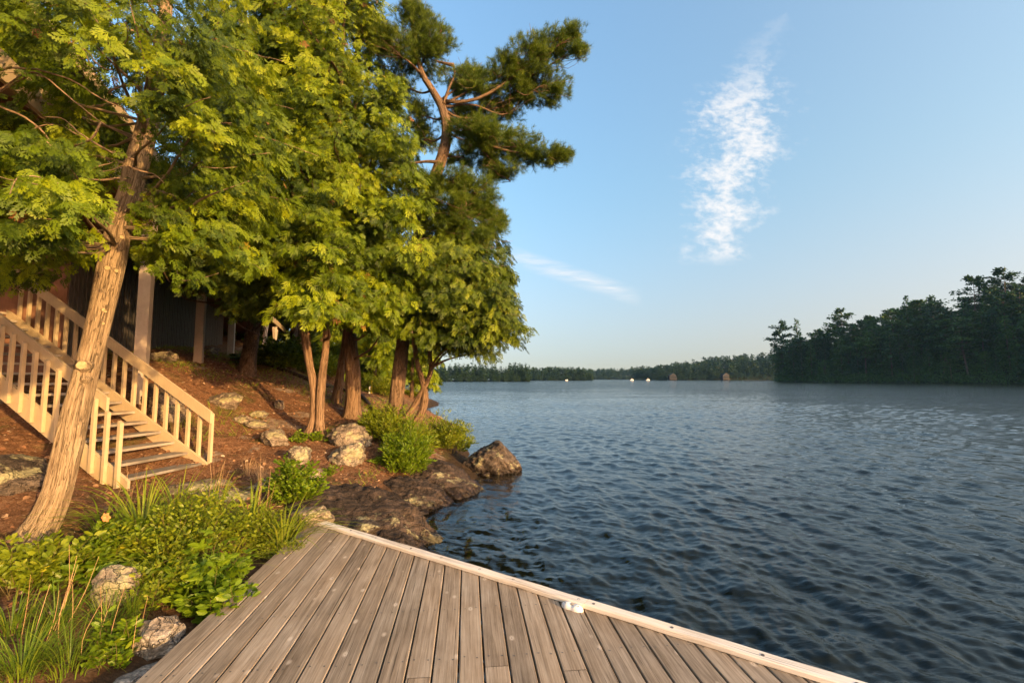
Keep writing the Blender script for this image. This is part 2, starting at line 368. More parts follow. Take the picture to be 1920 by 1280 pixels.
def rock_mat(name, c1, c2, c3, lichen=(0.36, 0.34, 0.19), lich=0.56, wet=False, strata=0.0, lscale=3.3):
    m, nt = material(name)
    p = nt.coord('Object')
    n1 = nt.noise(p, 2.2, 8, 0.62, 0.4); n2 = nt.noise(p, 14, 6, 0.65); n3 = nt.noise(p, 60, 3)
    st = nt.noise(nt.mapping(p, (2.0, 9.0, 16.0), rot=(0.5, 0.3, 0.7)), 1.0, 5, 0.6, 0.5)
    f = nt.math('ADD', nt.math('MULTIPLY', n1, 0.55), nt.math('ADD', nt.math('MULTIPLY', n2, 0.25), nt.math('MULTIPLY', st, 0.2 + strata)))
    col = nt.ramp(f, [(0.34 + strata * .5, c1), (0.5 + strata * .5, c2), (0.64 + strata * .5, c3)])
    wv = nt.n('ShaderNodeVectorMath', {0: p, 1: nt.n('ShaderNodeTexNoise', {'Vector': p, 'Scale': 3.0, 'Detail': 5.0}).outputs['Color']}, operation='ADD').outputs[0]
    ve = nt.n('ShaderNodeTexVoronoi', {'Vector': nt.mapping(wv, (1.6, 2.6, 3.4), rot=(0.5, 0.3, 0.7)), 'Scale': 1.3}, feature='DISTANCE_TO_EDGE').outputs['Distance']
    crk = nt.n('ShaderNodeMapRange', {0: ve, 1: 0.0, 2: 0.035, 3: 1.0, 4: 0.0}).outputs[0]
    sp = nt.ramp(n3, [(0.35, 0.55), (0.6, 1.15)])
    col = nt.mix(1.0, col, sp, 'MULTIPLY')
    col = nt.mix(nt.math('MULTIPLY', crk, 0.5), col, tuple(q * 0.35 for q in c1))
    geo = nt.n('ShaderNodeNewGeometry')
    up = nt.n('ShaderNodeSeparateXYZ', {0: geo.outputs['Normal']}).outputs[2]
    lm = nt.math('ADD', nt.math('MULTIPLY', nt.noise(p, lscale, 7, 0.68), 1.0), nt.math('MULTIPLY', up, 0.06))
    lmask = nt.n('ShaderNodeMapRange', {0: lm, 1: lich, 2: lich + 0.06, 3: 0, 4: 0.85}).outputs[0]
    col = nt.mix(lmask, col, nt.ramp(n2, [(0.35, tuple(q * 0.6 for q in lichen)), (0.6, lichen)]))
    z = nt.n('ShaderNodeSeparateXYZ', {0: geo.outputs['Position']}).outputs[2]
    zz = nt.math('ADD', z, nt.math('MULTIPLY', nt.math('SUBTRACT', n1, 0.5), 0.25))
    wetf = nt.n('ShaderNodeMapRange', {0: zz, 1: 0.06, 2: 0.16, 3: 1.0, 4: 0.0}).outputs[0]
    col = nt.mix(wetf, col, nt.mix(1.0, col, (0.33, 0.30, 0.27), 'MULTIPLY'))
    rg = nt.math('SUBTRACT', 0.85, nt.math('MULTIPLY', wetf, 0.5))
    h = nt.math('ADD', n1, nt.math('ADD', nt.math('MULTIPLY', n2, 0.4), nt.math('SUBTRACT', nt.math('MULTIPLY', st, 0.9), nt.math('MULTIPLY', crk, 0.5))))
    finish(nt, principled(nt, col, rg, nt.bump(h, 0.9, 0.06), spec=0.25)); return m
M['rock'] = rock_mat('granite', (0.075, 0.058, 0.044), (0.20, 0.16, 0.12), (0.32, 0.265, 0.205))
M['rock_lichen'] = rock_mat('lichened_granite', (0.09, 0.075, 0.06), (0.23, 0.195, 0.15), (0.34, 0.29, 0.225), lich=0.51)
M['rock_dark'] = rock_mat('dark_shore_rock', (0.012, 0.009, 0.007), (0.040, 0.029, 0.022), (0.095, 0.068, 0.052), lich=0.635, strata=0.25, lscale=1.3)
M['rock_brown'] = rock_mat('brown_boulder', (0.028, 0.022, 0.017), (0.080, 0.062, 0.047), (0.155, 0.120, 0.092), lich=0.59, strata=0.1)
M['rock_white'] = rock_mat('white_banded_gneiss', (0.07, 0.06, 0.05), (0.24, 0.21, 0.175), (0.42, 0.375, 0.315), lich=0.75, strata=0.45)

def ground_mat():
    m, nt = material('needle_litter_ground')
    p = nt.coord('Object')
    n1 = nt.noise(p, 0.7, 6, 0.6); n2 = nt.noise(p, 9, 6, 0.7); n3 = nt.noise(p, 55, 4, 0.7)
    col = nt.ramp(nt.math('ADD', nt.math('MULTIPLY', n2, 0.5), nt.math('MULTIPLY', n3, 0.5)), [(0.34, (0.050, 0.026, 0.015)), (0.49, (0.15, 0.078, 0.042)), (0.60, (0.26, 0.15, 0.085)), (0.70, (0.42, 0.30, 0.20))])
    moss = nt.n('ShaderNodeMapRange', {0: nt.noise(p, 0.9, 6, 0.65, 0.3), 1: 0.53, 2: 0.62, 3: 0, 4: 0.8}).outputs[0]
    col = nt.mix(moss, col, nt.ramp(n2, [(0.35, (0.05, 0.055, 0.015)), (0.65, (0.13, 0.125, 0.04))]))
    rk = nt.n('ShaderNodeMapRange', {0: nt.noise(nt.mapping(p, (1.0, 1.0, 1.0), (7, 3, 0)), 0.8, 7, 0.6, 0.3), 1: 0.60, 2: 0.635, 3: 0, 4: 0.85}).outputs[0]
    col = nt.mix(rk, col, nt.ramp(n2, [(0.35, (0.17, 0.13, 0.10)), (0.65, (0.36, 0.29, 0.22))]))
    geo = nt.n('ShaderNodeNewGeometry')
    z = nt.n('ShaderNodeSeparateXYZ', {0: geo.outputs['Position']}).outputs[2]
    zz = nt.math('ADD', z, nt.math('MULTIPLY', nt.math('SUBTRACT', n1, 0.5), 0.4))
    wetf = nt.n('ShaderNodeMapRange', {0: zz, 1: 0.25, 2: 0.45, 3: 1.0, 4: 0.0}).outputs[0]
    col = nt.mix(wetf, col, nt.ramp(n2, [(0.35, (0.022, 0.015, 0.009)), (0.65, (0.065, 0.045, 0.027))]))
    h = nt.math('ADD', nt.math('MULTIPLY', n2, 0.7), nt.math('MULTIPLY', n3, 0.5))
    finish(nt, principled(nt, col, 0.95, nt.bump(h, 0.9, 0.04), spec=0.08)); return m
M['ground'] = ground_mat()

def wood_mat(name, dark, mid, light, grain=1.0, rough=0.75, knots=True):
    m, nt = material(name)
    b = nt.attr('bc', 'Vector')                      # (across, along, board id)
    rnd = nt.attr('rnd')
    g = nt.noise(nt.mapping(b, (90 * grain, 2.2, 1)), 1.0, 6, 0.65, 0.4)
    g2 = nt.noise(nt.mapping(b, (22, 1.1, 1)), 1.0, 4, 0.6, 1.2)
    blot = nt.noise(nt.mapping(b, (5, 2.2, 1)), 1.0, 5, 0.65)
    f = nt.math('ADD', nt.math('MULTIPLY', g, 0.42), nt.math('ADD', nt.math('MULTIPLY', g2, 0.33), nt.math('MULTIPLY', blot, 0.25)))
    f = nt.math('ADD', f, nt.math('MULTIPLY', nt.math('SUBTRACT', rnd, 0.5), 0.12))
    col = nt.ramp(f, [(0.36, dark), (0.5, mid), (0.64, light)])
    warm = nt.noise(nt.mapping(b, (2, 0.8, 1)), 1.0, 3)
    col = nt.mix(nt.math('MULTIPLY', nt.math('SUBTRACT', nt.math('ADD', warm, nt.math('MULTIPLY', rnd, 0.35)), 0.5), 1.5, clamp=True), col, nt.mix(1.0, col, (1.06, 0.93, 0.78), 'MULTIPLY'))
    if knots:
        vor = nt.n('ShaderNodeTexVoronoi', {'Vector': nt.mapping(b, (9.5, 5.5, 1)), 'Scale': 1.0, 'Randomness': 1.0})
        vd = vor.outputs['Distance']
        vr = nt.n('ShaderNodeSeparateXYZ', {0: vor.outputs['Color']}).outputs[0]
        on = nt.math('GREATER_THAN', vr, 0.45)
        halo = nt.math('MULTIPLY', nt.n('ShaderNodeMapRange', {0: vd, 1: 0.07, 2: 0.20, 3: 1, 4: 0}).outputs[0], on)
        pit = nt.math('MULTIPLY', nt.n('ShaderNodeMapRange', {0: vd, 1: 0.025, 2: 0.05, 3: 1, 4: 0}).outputs[0], on)
        col = nt.mix(nt.math('MULTIPLY', halo, 0.7), col, tuple(min(1, q * 1.5) for q in light))
        col = nt.mix(nt.math('MULTIPLY', pit, 0.8), col, tuple(q * 0.35 for q in dark))
    cr = nt.noise(nt.mapping(b, (60, 0.9, 1), (3, 1, 0)), 1.0, 3, 0.5, 0.8)
    crk = nt.n('ShaderNodeMapRange', {0: cr, 1: 0.30, 2: 0.335, 3: 0.75, 4: 0}).outputs[0]
    col = nt.mix(crk, col, tuple(q * 0.3 for q in dark))
    h = nt.math('SUBTRACT', nt.math('ADD', g, nt.math('MULTIPLY', g2, 0.5)), crk)
    finish(nt, principled(nt, col, rough, nt.bump(h, 0.35, 0.004), spec=0.25)); return m
M['deck'] = wood_mat('weathered_deck_boards', (0.125, 0.097, 0.068), (0.265, 0.218, 0.163), (0.41, 0.355, 0.285))
M['deck_edge'] = wood_mat('pale_edge_board', (0.46, 0.40, 0.32), (0.76, 0.70, 0.61), (0.84, 0.79, 0.71), knots=False)
M['tread'] = wood_mat('grey_tread_wood', (0.12, 0.105, 0.085), (0.25, 0.225, 0.19), (0.36, 0.33, 0.28), knots=False)
M['timber_dark'] = wood_mat('dark_timber', (0.02, 0.014, 0.010), (0.05, 0.035, 0.025), (0.08, 0.06, 0.045), knots=False)

def paint_mat(name, col, var=0.12, rough=0.55):
    m, nt = material(name); p = nt.coord('Object')
    n = nt.noise(p, 5, 5, 0.65); n2 = nt.noise(nt.mapping(p, (30, 30, 6)), 1.0, 4)
    c = nt.mix(nt.ramp(nt.math('ADD', nt.math('MULTIPLY', n, .6), nt.math('MULTIPLY', n2, .4)), [(0.35, 0.0), (0.65, 1.0)]), tuple(q * (1 - var) for q in col), tuple(min(1, q * (1 + var * .5)) for q in col))
    finish(nt, principled(nt, c, rough, nt.bump(n2, 0.15, 0.004), spec=0.3)); return m
M['beige'] = paint_mat('beige_paint', (0.45, 0.36, 0.225))
M['post'] = paint_mat('grey_beige_paint', (0.40, 0.335, 0.265))
M['skirt'] = paint_mat('dark_grey_stain', (0.075, 0.066, 0.06), 0.3)
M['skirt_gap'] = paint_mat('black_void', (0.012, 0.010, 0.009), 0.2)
M['brownwall'] = paint_mat('brown_panel_stain', (0.20, 0.10, 0.06), 0.3)
M['siding'] = paint_mat('grey_siding', (0.30, 0.26, 0.23), 0.15)
M['roofing'] = paint_mat('dark_shingle', (0.06, 0.055, 0.05), 0.3, 0.9)
M['white'] = paint_mat('white_plastic', (0.80, 0.78, 0.74), 0.06, 0.35)
M['black'] = paint_mat('black_rubber', (0.02, 0.02, 0.02), 0.2, 0.6)
M['metal'] = paint_mat('dull_screw_steel', (0.10, 0.095, 0.09), 0.3, 0.45)
M['yellow'] = paint_mat('yellow_plastic', (0.75, 0.55, 0.04), 0.1)
m, nt = material('window_glass'); finish(nt, principled(nt, (0.02, 0.025, 0.03), 0.08, spec=0.5)); M['glass'] = m

# ------------------------------------------------------------------ terrain
D_ = 1.68                                           # camera above the dock
DOCK_Z = CAM[2] - D_
ctl = []
def c3(*a): ctl.append(a)
for p in [(-2.4, 3.0, .36), (-2.4, 4.2, .38), (-2.5, 5.2, .42), (-2.7, 2.0, .36), (-2.4, 0, .3), (-3, -3, .3), (-1.2, 3.5, -.15), (0.2, 2.5, -.7), (0.5, 0, -.8), (-1, -3, -.4),
          (-3.2, 3.4, .46), (-3.2, 2.4, .42), (-4.5, 2.5, .55), (-6, 3.6, .85), (-8, 3.5, 1.2), (-6.0, 5.6, .88), (-8.3, 7.3, 1.45), (-5.0, 5.6, .66),
          (-5.2, 7.4, .62), (-5.35, 6.3, .60), (-6.2, 7.0, .85), (-7.7, 10, 2.40), (-6.2, 9.5, 1.53), (-5.6, 9.8, 1.27), (-3.4, 6.2, .50), (-3.4, 7.5, .60), (-3.2, 8.6, .72),
          (-1.45, 6.8, 0), (-1.4, 8.2, 0), (-.85, 9.8, 0), (-1.1, 12, 0), (-1.6, 15.4, 0), (-2.2, 18.3, 0), (-4, 24, 0), (-5.9, 30, 0), (-12, 50, 0), (-26, 80, 0), (-60, 120, 0), (-140, 200, 0),
          (-.7, 6.6, -.4), (-.5, 8.2, -.42), (.2, 9.8, -.5), (.0, 12, -.5), (-.5, 15.4, -.5), (-1, 18.3, -.5), (-2.5, 24, -.7), (-4, 30, -.8),
          (-1.15, 5.0, -.15), (1, 7, -1.2), (2, 10, -1.5), (2, 15, -1.5), (3, 4, -1.8), (6, 8, -2.6), (6, 20, -2.6), (4, -4, -2.2), (12, 0, -3), (12, 30, -3), (0, 45, -2.6), (-5, 80, -2.8), (-40, 150, -2.8), (20, 80, -3),
          (-8.9, 12.4, 2.66), (-10.8, 17.4, 3.05), (-13, 25, 3.3), (-7.2, 8.9, 1.9), (-2.0, 9.2, .42), (-2.3, 10.2, .6), (-6.75, 16, 1.9), (-4.9, 16, 1.5), (-8.5, 22, 2.5), (-3.6, 19, .8), (-6.5, 26, 1.2),
          (-9, 34, 1.5), (-20, 4, 3.5), (-18, 15, 4.5), (-25, 30, 6.5), (-30, 55, 7), (-45, 15, 9), (-60, 60, 12), (-20, -12, 3), (-5, -10, .5), (-90, 0, 16), (-110, 110, 18), (-60, 100, 4), (-15, 40, 4)]: c3(*p)
TRUNK_BASES = {}
def base_pt(name, px, py, Y):
    p = at(px, py, Y); TRUNK_BASES[name] = p; c3(*p); return p
base_pt('front', 66, 1020, 4.5)
base_pt('pair', 595, 818, 9.4)
base_pt('mid', 660, 787, 11.9)
base_pt('pine', 740, 802, 11.3)
base_pt('hemlock', 463, 702, 13.0)
base_pt('thin', 546, 697, 15.0)
base_pt('red', 575, 690, 17.5)
base_pt('lean', 630, 754, 13.0)
ctl = np.array(ctl, float)
def _rbf_fit(P):
    X = P[:, :2]; n = len(P)
    r = np.sqrt(((X[:, None] - X[None]) ** 2).sum(-1) + 0.35)
    A = np.zeros((n + 3, n + 3)); A[:n, :n] = r - np.eye(n) * 0.02; A[:n, n] = 1; A[:n, n + 1:] = X; A[n, :n] = 1; A[n + 1:, :n] = X.T
    return np.linalg.solve(A, np.concatenate([P[:, 2], [0, 0, 0]]))
_wt = _rbf_fit(ctl)
def height(x, y, rough=True):
    x = np.asarray(x, float); y = np.asarray(y, float); sh = x.shape; q = np.stack([x.ravel(), y.ravel()], -1)
    z = np.empty(len(q))
    for i in range(0, len(q), 20000):
        qq = q[i:i + 20000]
        r = np.sqrt(((qq[:, None] - ctl[None, :, :2]) ** 2).sum(-1) + 0.35)
        z[i:i + 20000] = r @ _wt[:-3] + _wt[-3] + qq @ _wt[-2:]
    if rough:
        p = np.stack([q[:, 0], q[:, 1], 0 * q[:, 0]], -1)
        z = z + 0.05 * fbm(p * 1.3, 4, 3) + 0.018 * fbm(p * 6, 3, 9)
        under = (q[:, 0] > -2.75) & (q[:, 1] < 5.6) & (q[:, 0] < 3)
        z = np.where(under, np.minimum(z, DOCK_Z - 0.10), z)
    return np.maximum(z, -3.2).reshape(sh)
def hz(x, y): return float(height(np.array([x]), np.array([y]))[0])

def axis(parts):
    out = []
    for a, b, s in parts: out.append(np.arange(a, b, s))
    return np.concatenate(out + [[parts[-1][1]]])
gx = axis([(-300, -60, 12), (-60, -14, 1.2), (-14, -0.4, 0.075), (-0.4, 4, 0.4), (4, 30, 2)])
gy = axis([(-60, -12, 4), (-12, 1, 0.4), (1, 15, 0.075), (15, 30, 0.25), (30, 70, 1.2), (70, 300, 8)])
GX, GY = np.meshgrid(gx, gy); GZ = height(GX, GY)
nx, ny = len(gx), len(gy)
ii, jj = np.meshgrid(np.arange(ny - 1), np.arange(nx - 1), indexing='ij')
gf = np.stack([ii * nx + jj, ii * nx + jj + 1, (ii + 1) * nx + jj + 1, (ii + 1) * nx + jj], -1).reshape(-1, 4)
o = mesh('ground', np.stack([GX, GY, GZ], -1).reshape(-1, 3), gf, M['ground'], smooth=True); tag(o, kind='structure')
# deep lake bed out to the horizon
bb = MB(); bb.add([(-9000, -9000, -3.6), (9000, -9000, -3.6), (9000, 9000, -3.6), (-9000, 9000, -3.6)], np.array([[0, 1, 2, 3]]))
m, nt = material('lake_mud'); finish(nt, principled(nt, nt.ramp(nt.noise(nt.coord(), 0.3), [(0.3, (0.02, 0.016, 0.01)), (0.7, (0.04, 0.03, 0.02))]), 0.9)); 
tag(bb.build('lake_bed', m), kind='structure')

# ------------------------------------------------------------------ water
def wave_field(x, y, r):
    """sum of wind waves; short ones fade where the mesh is too coarse to carry them (the material's bump carries on)"""
    rs = np.random.RandomState(5); z = np.zeros_like(x)
    wind = R(200)
    for k in range(46):
        lam = 0.085 * (1.15 / 0.085) ** (k / 45.0); 
        th = wind + rs.normal() * 0.75; ph = rs.uniform(0, 2 * pi)
        amp = 0.0086 * lam ** 0.70 * rs.uniform(0.6, 1.3)
        kx, ky = cos(th) * 2 * pi / lam, sin(th) * 2 * pi / lam
        wx = 0.25 * lam * vnoise(np.stack([x / (lam * 3.1), y / (lam * 3.1), np.full_like(x, k * 3.7)], -1), k)
        env = 0.62 + 0.38 * vnoise(np.stack([x / (lam * 5), y / (lam * 5), np.full_like(x, 50 + k * 1.7)], -1), 70 + k)
        s = np.sin(kx * (x + wx) + ky * (y + wx) + ph)
        s = s + 0.18 * np.cos(2 * (kx * (x + wx) + ky * (y + wx) + ph) + pi)      # slightly peaked crests
        fade = np.clip(1.7 - r * 0.0055 * 2.6 / lam, 0, 1)
        z += amp * env * s * fade
    return z
rr = np.concatenate([[0.0], 0.9 * (130 / 0.9) ** np.linspace(0, 1, 900), 130 * (9000 / 130) ** np.linspace(0, 1, 40)[1:]])
th = np.concatenate([np.linspace(R(-62), R(62), 720), np.linspace(R(62), R(298), 60)[1:-1]])
RR, TT = np.meshgrid(rr, th, indexing='ij')
WX = RR * np.sin(TT); WY = RR * np.cos(TT)
inner = RR < 200
WZ = np.zeros_like(WX); WZ[inner] = wave_field(WX[inner], WY[inner], RR[inner])
dep = np.full_like(WX, 3.0)
nearm = (WX > -300) & (WX < 30) & (WY > -60) & (WY < 300) & (RR < 250)
dep[nearm] = -height(WX[nearm], WY[nearm], False)
calm = np.clip(0.35 + dep * 0.8, 0.3, 1.0); WZ *= calm
nr, na = WX.shape
ii, jj = np.meshgrid(np.arange(nr - 1), np.arange(na), indexing='ij'); j2 = (jj + 1) % na
wf = np.stack([ii * na + jj, ii * na + j2, (ii + 1) * na + j2, (ii + 1) * na + jj], -1).reshape(-1, 4)
def water_mat():
    m, nt = material('lake_water')
    p = nt.coord('Object')
    geo = nt.n('ShaderNodeNewGeometry')
    b1 = nt.noise(nt.mapping(p, (1.1, 2.6, 1), rot=(0, 0, R(20))), 1.0, 6, 0.6, 0.7)
    b2 = nt.noise(nt.mapping(p, (5.5, 11, 1), rot=(0, 0, R(35))), 1.0, 4, 0.6, 0.5)
    b3 = nt.noise(nt.mapping(p, (0.05, 0.16, 1), rot=(0, 0, R(15))), 1.0, 3)
    amp = nt.ramp(b3, [(0.3, 0.55), (0.7, 1.2)])
    h = nt.math('MULTIPLY', nt.math('ADD', b1, nt.math('MULTIPLY', b2, 0.22)), amp)
    nrm = nt.n('ShaderNodeBump', {'Height': h, 'Strength': 1.0, 'Distance': nt.math('MULTIPLY_ADD', nt.attr('chop'), 0.09, 0.03)}).outputs[0]
    d = nt.attr('depth')
    clear = nt.math('POWER', 2.718, nt.math('MULTIPLY', nt.math('MAXIMUM', d, 0.0), -1.3))
    deep = nt.n('ShaderNodeBsdfDiffuse', {'Color': (0.009, 0.012, 0.008, 1)}).outputs[0]
    tr = nt.n('ShaderNodeBsdfTransparent', {'Color': (0.80, 0.56, 0.27, 1)}).outputs[0]
    body = nt.n('ShaderNodeMixShader', {0: clear, 1: deep, 2: tr}).outputs[0]
    gl = nt.n('ShaderNodeBsdfGlossy', {'Color': (0.96, 0.97, 0.98, 1), 'Roughness': 0.06, 'Normal': nrm}).outputs[0]
    fr = nt.n('ShaderNodeFresnel', {'IOR': 1.33, 'Normal': nrm}).outputs[0]
    finish(nt, nt.n('ShaderNodeMixShader', {0: fr, 1: body, 2: gl}).outputs[0]); return m
M['water'] = water_mat()
o = mesh('water', np.stack([WX, WY, WZ], -1).reshape(-1, 3), wf, M['water'], smooth=True, attrs={'depth': dep.ravel(), 'chop': np.clip((RR.ravel() - 12) / 70, 0, 1) ** 0.8}); tag(o, kind='structure')

# ------------------------------------------------------------------ dock
dk = empty('dock', (-1.0, 2.0, DOCK_Z)); tag(dk, 'weathered grey brown plank dock with a pale edge board beside the water', 'dock')
BA = R(-5.6); bdir = np.array([sin(BA), cos(BA), 0]); bperp = np.array([cos(BA), -sin(BA), 0])
E0 = onz(598, 980, DOCK_Z); E1 = onz(1588, 1284, DOCK_Z)
edir = unit(E1 - E0); eout = np.array([-edir[1], edir[0], 0]);  eout = eout if eout[1] > 0 else -eout
L0 = onz(258, 1280, DOCK_Z)
def vu(p): return p.dot(bperp), p.dot(bdir)
u0 = vu(L0)[0] - 0.02
eu0, ev0 = vu(E0); eu1, ev1 = vu(E1)
def vedge(u):
    v = ev0 + (u - eu0) * (ev1 - ev0) / (eu1 - eu0)
    return np.where(u < eu0, ev0 + 0.02, v)
pl = MB(); PW = 0.139; GAP = 0.010
nb = 0; u = u0
rsb = np.random.RandomState(3)
joint_boards = {}
screws = []
while u < 6.5:
    wv = PW + rsb.uniform(-.001, .001)
    cuts = [-6.0]
    ve = [float(vedge(u)), float(vedge(u + wv))]
    vm = min(ve)
    if vm > -5.5:
        js = {6: 2.70, 10: 2.74, 13: 2.80, 16: 2.72}.get(nb)
        segs = [(-6.0, None)] if js is None else [(-6.0, js), (js + 0.004, None)]
        for (va, vb) in segs:
            n = 18; us = np.array([0, 0.004, wv / 2, wv - 0.004, wv]); zs = np.array([-0.005, 0, 0.0006, 0, -0.005])
            warp = rsb.uniform(-0.0015, 0.0015); rid = rsb.uniform(0, 1)
            rows_ = []; bc = []
            for k in range(n + 1):
                t = k / n
                for (uu, zz) in list(zip(us, zs)) + [(wv, -0.038), (0, -0.038)]:
                    vend = float(vedge(u + uu)) - 0.004 if vb is None else vb
                    v = va + (vend - va) * t
                    zz2 = zz + warp * sin(v * 2.1 + nb)
                    rows_.append(bperp * (u + uu) + bdir * v + np.array([0, 0, DOCK_Z + zz2]))
                    bc.append((u + uu + nb * 3.17, v + nb * 11.3 + (va > 0) * 5, nb * 1.7))
            K = 7; i_, j_ = np.meshgrid(np.arange(n), np.arange(K), indexing='ij'); jn = (j_ + 1) % K
            fq = np.stack([i_ * K + j_, i_ * K + jn, (i_ + 1) * K + jn, (i_ + 1) * K + j_], -1).reshape(-1, 4)[:, ::-1]
            caps = np.array([[n * K + q for q in range(K)][::-1]]); 
            pl.add(rows_, [fq, caps], bc=np.array(bc), rnd=rid)
        for vs in (1.9, 2.35, 2.9, 3.5, 4.1, 4.7, 5.2):
            if vs < vm - 0.08:
                for uu in (0.03, wv - 0.03):
                    screws.append(bperp * (u + uu + rsb.uniform(-.004, .004)) + bdir * (vs + rsb.uniform(-.012, .012)) + np.array([0, 0, DOCK_Z + 0.0018]))
        for uu in (0.03, wv - 0.03):
            vv = float(vedge(u + uu)) - 0.09
            screws.append(bperp * (u + uu) + bdir * vv + np.array([0, 0, DOCK_Z + 0.0018]))
    u += wv + GAP; nb += 1
pl.build('deck_planks', M['deck'], dk)
sm = MB(); a8 = np.linspace(0, 2 * pi, 8, endpoint=False)
for p in screws:
    sm.add(np.stack([p[0] + 0.0058 * np.cos(a8), p[1] + 0.0058 * np.sin(a8), np.full(8, p[2])], -1), np.arange(8)[None])
tag(sm.build('deck_screws', M['metal'], dk), kind='stuff')
# joists and fascia below
fr = MB()
for v in np.arange(-4, 5.6, 0.6):
    ue = 4.5 if v < 0.5 else float(eu0 + (v - ev0) * (eu1 - eu0) / (ev1 - ev0)) - 0.06
    if ue > u0 + 0.3:
        a = bperp * (u0 + .05) + bdir * v; b = bperp * ue + bdir * v
        fr.box((a + b) / 2 + [0, 0, DOCK_Z - 0.115], (b - a) / 2, bdir * 0.019, [0, 0, 0.07], bc=(0, 0, 0) * np.ones((8, 3)), rnd=0.3)
fr.build('joists', M['timber_dark'], dk)
fb = MB(); EL = np.linalg.norm(E1 - E0) + 3.0
c = E0 + edir * (EL / 2)
fb.box(c - eout * 0.0 + [0, 0, -0.13], edir * EL / 2, eout * 0.019, [0, 0, 0.125], bc=np.array([[0, -EL / 2, 9], [0, EL / 2, 9]] * 4), rnd=0.4)
fb.build('fascia', M['deck'], dk)
# two pieces of pale rounded edge board
def edge_piece(s0, s1, rid):
    n = 40; prof = [(-0.062, 0.004), (-0.062, 0.028), (-0.054, 0.036), (0.022, 0.036), (0.032, 0.026), (0.032, 0.004)]
    V, bc = [], []
    for k in range(n + 1):
        s = s0 + (s1 - s0) * k / n
        wob = 0.003 * sin(s * 2.3 + rid * 9) + 0.0015 * sin(s * 9.1)
        for (q, z) in prof:
            V.append(E0 + edir * s + eout * (q + wob) + np.array([0, 0, z + 0.0008 * sin(s * 13 + q * 60)])); bc.append((q + z + rid * 7, s + rid * 31, rid))
    K = len(prof); i_, j_ = np.meshgrid(np.arange(n), np.arange(K), indexing='ij'); jn = (j_ + 1) % K
    fq = np.stack([i_ * K + j_, i_ * K + jn, (i_ + 1) * K + jn, (i_ + 1) * K + j_], -1).reshape(-1, 4)
    b = MB(); b.add(V, [fq, np.array([[q for q in range(K)][::-1]]), np.array([[n * K + q for q in range(K)]])], bc=np.array(bc), rnd=rid)
    return b.build('edge_board', M['deck_edge'], dk)
JS = np.linalg.norm(onz(1095, 1132, DOCK_Z + .03) - E0)
edge_piece(0.0, JS - 0.002, 0.35); edge_piece(JS + 0.002, EL, 0.6)
for s in [0.28, 0.62, 0.98, 1.03, 1.55, 1.95, 2.4, 2.75, JS - 0.06, JS + 0.06, JS + 0.62, JS + 1.15, JS + 1.6]:
    p = E0 + edir * s + eout * -0.018 + np.array([0, 0, 0.0375]); b = MB()
    a = np.linspace(0, 2 * pi, 12, endpoint=False)
    for r_, z_ in ((0.011, 0.0), ):
        ring = np.stack([p[0] + r_ * np.cos(a), p[1] + r_ * np.sin(a), np.full(12, p[2])], -1); ring2 = ring * 1; ring2[:, 2] -= 0.004
        head = np.stack([p[0] + .006 * np.cos(a), p[1] + .006 * np.sin(a), np.full(12, p[2] - .0015)], -1)
        k = np.arange(12); k2 = (k + 1) % 12
        b.add(np.vstack([ring2, ring, head]), [np.stack([k, k2, k2 + 12, k + 12], -1), np.stack([k + 12, k2 + 12, k2 + 24, k + 24], -1), (np.arange(12) + 24)[None]])
    b.build('screw', M['metal'], dk)
# white fitting
fc = onz(1073, 1140, DOCK_Z)
ft = empty('deck_fitting', fc); tag(ft, 'small white two-holed plastic fitting screwed onto the dock boards', 'deck fitting')
lng = unit(np.array([edir[0], edir[1], 0])); lat = np.array([-lng[1], lng[0], 0])
nu, nv = 40, 12; V = []
for k in range(nv + 1):
    f = k / nv; sh = cos(f * pi / 2) ** 0.55; zz = 0.036 * sin(f * pi / 2) ** 0.9
    for q in range(nu):
        a = 2 * pi * q / nu
        rl = 0.088 * (1.0) ; rw = 0.042 * (1 - 0.20 * cos(a) ** 0 * math.exp(-(cos(a) / 0.35) ** 2)) 
        zl = zz * (1 - 0.30 * math.exp(-((cos(a) * sh) / 0.25) ** 2))
        V.append(fc + lng * (rl * cos(a) * sh) + lat * (rw * sin(a) * sh) + np.array([0, 0, zl]))
i_, j_ = np.meshgrid(np.arange(nv), np.arange(nu), indexing='ij'); jn = (j_ + 1) % nu
fq = np.stack([i_ * nu + j_, i_ * nu + jn, (i_ + 1) * nu + jn, (i_ + 1) * nu + j_], -1).reshape(-1, 4)
mesh('base', V, fq, M['white'], ft, smooth=True)
for s in (-0.045, 0.045):
    p = fc + lng * s + lat * -0.008 + np.array([0, 0, 0.0315]); a = np.linspace(0, 2 * pi, 16, endpoint=False)
    b = MB(); ring = np.array([p + lng * 0.013 * cos(t) + lat * 0.009 * sin(t) for t in a]); low = ring + np.array([0, 0, 0.0012])
    k = np.arange(16); k2 = (k + 1) % 16
    b.add(np.vstack([ring - [0, 0, 0.01], low]), [np.stack([k, k2, k2 + 16, k + 16], -1), (np.arange(16) + 16)[None]]); b.build('hole', M['black'], ft)
b = MB(); b.box(fc + np.array([0, 0, 0.030]), lng * 0.012, lat * 0.010, [0, 0, 0.004]); b.build('slot', M['post'], ft)

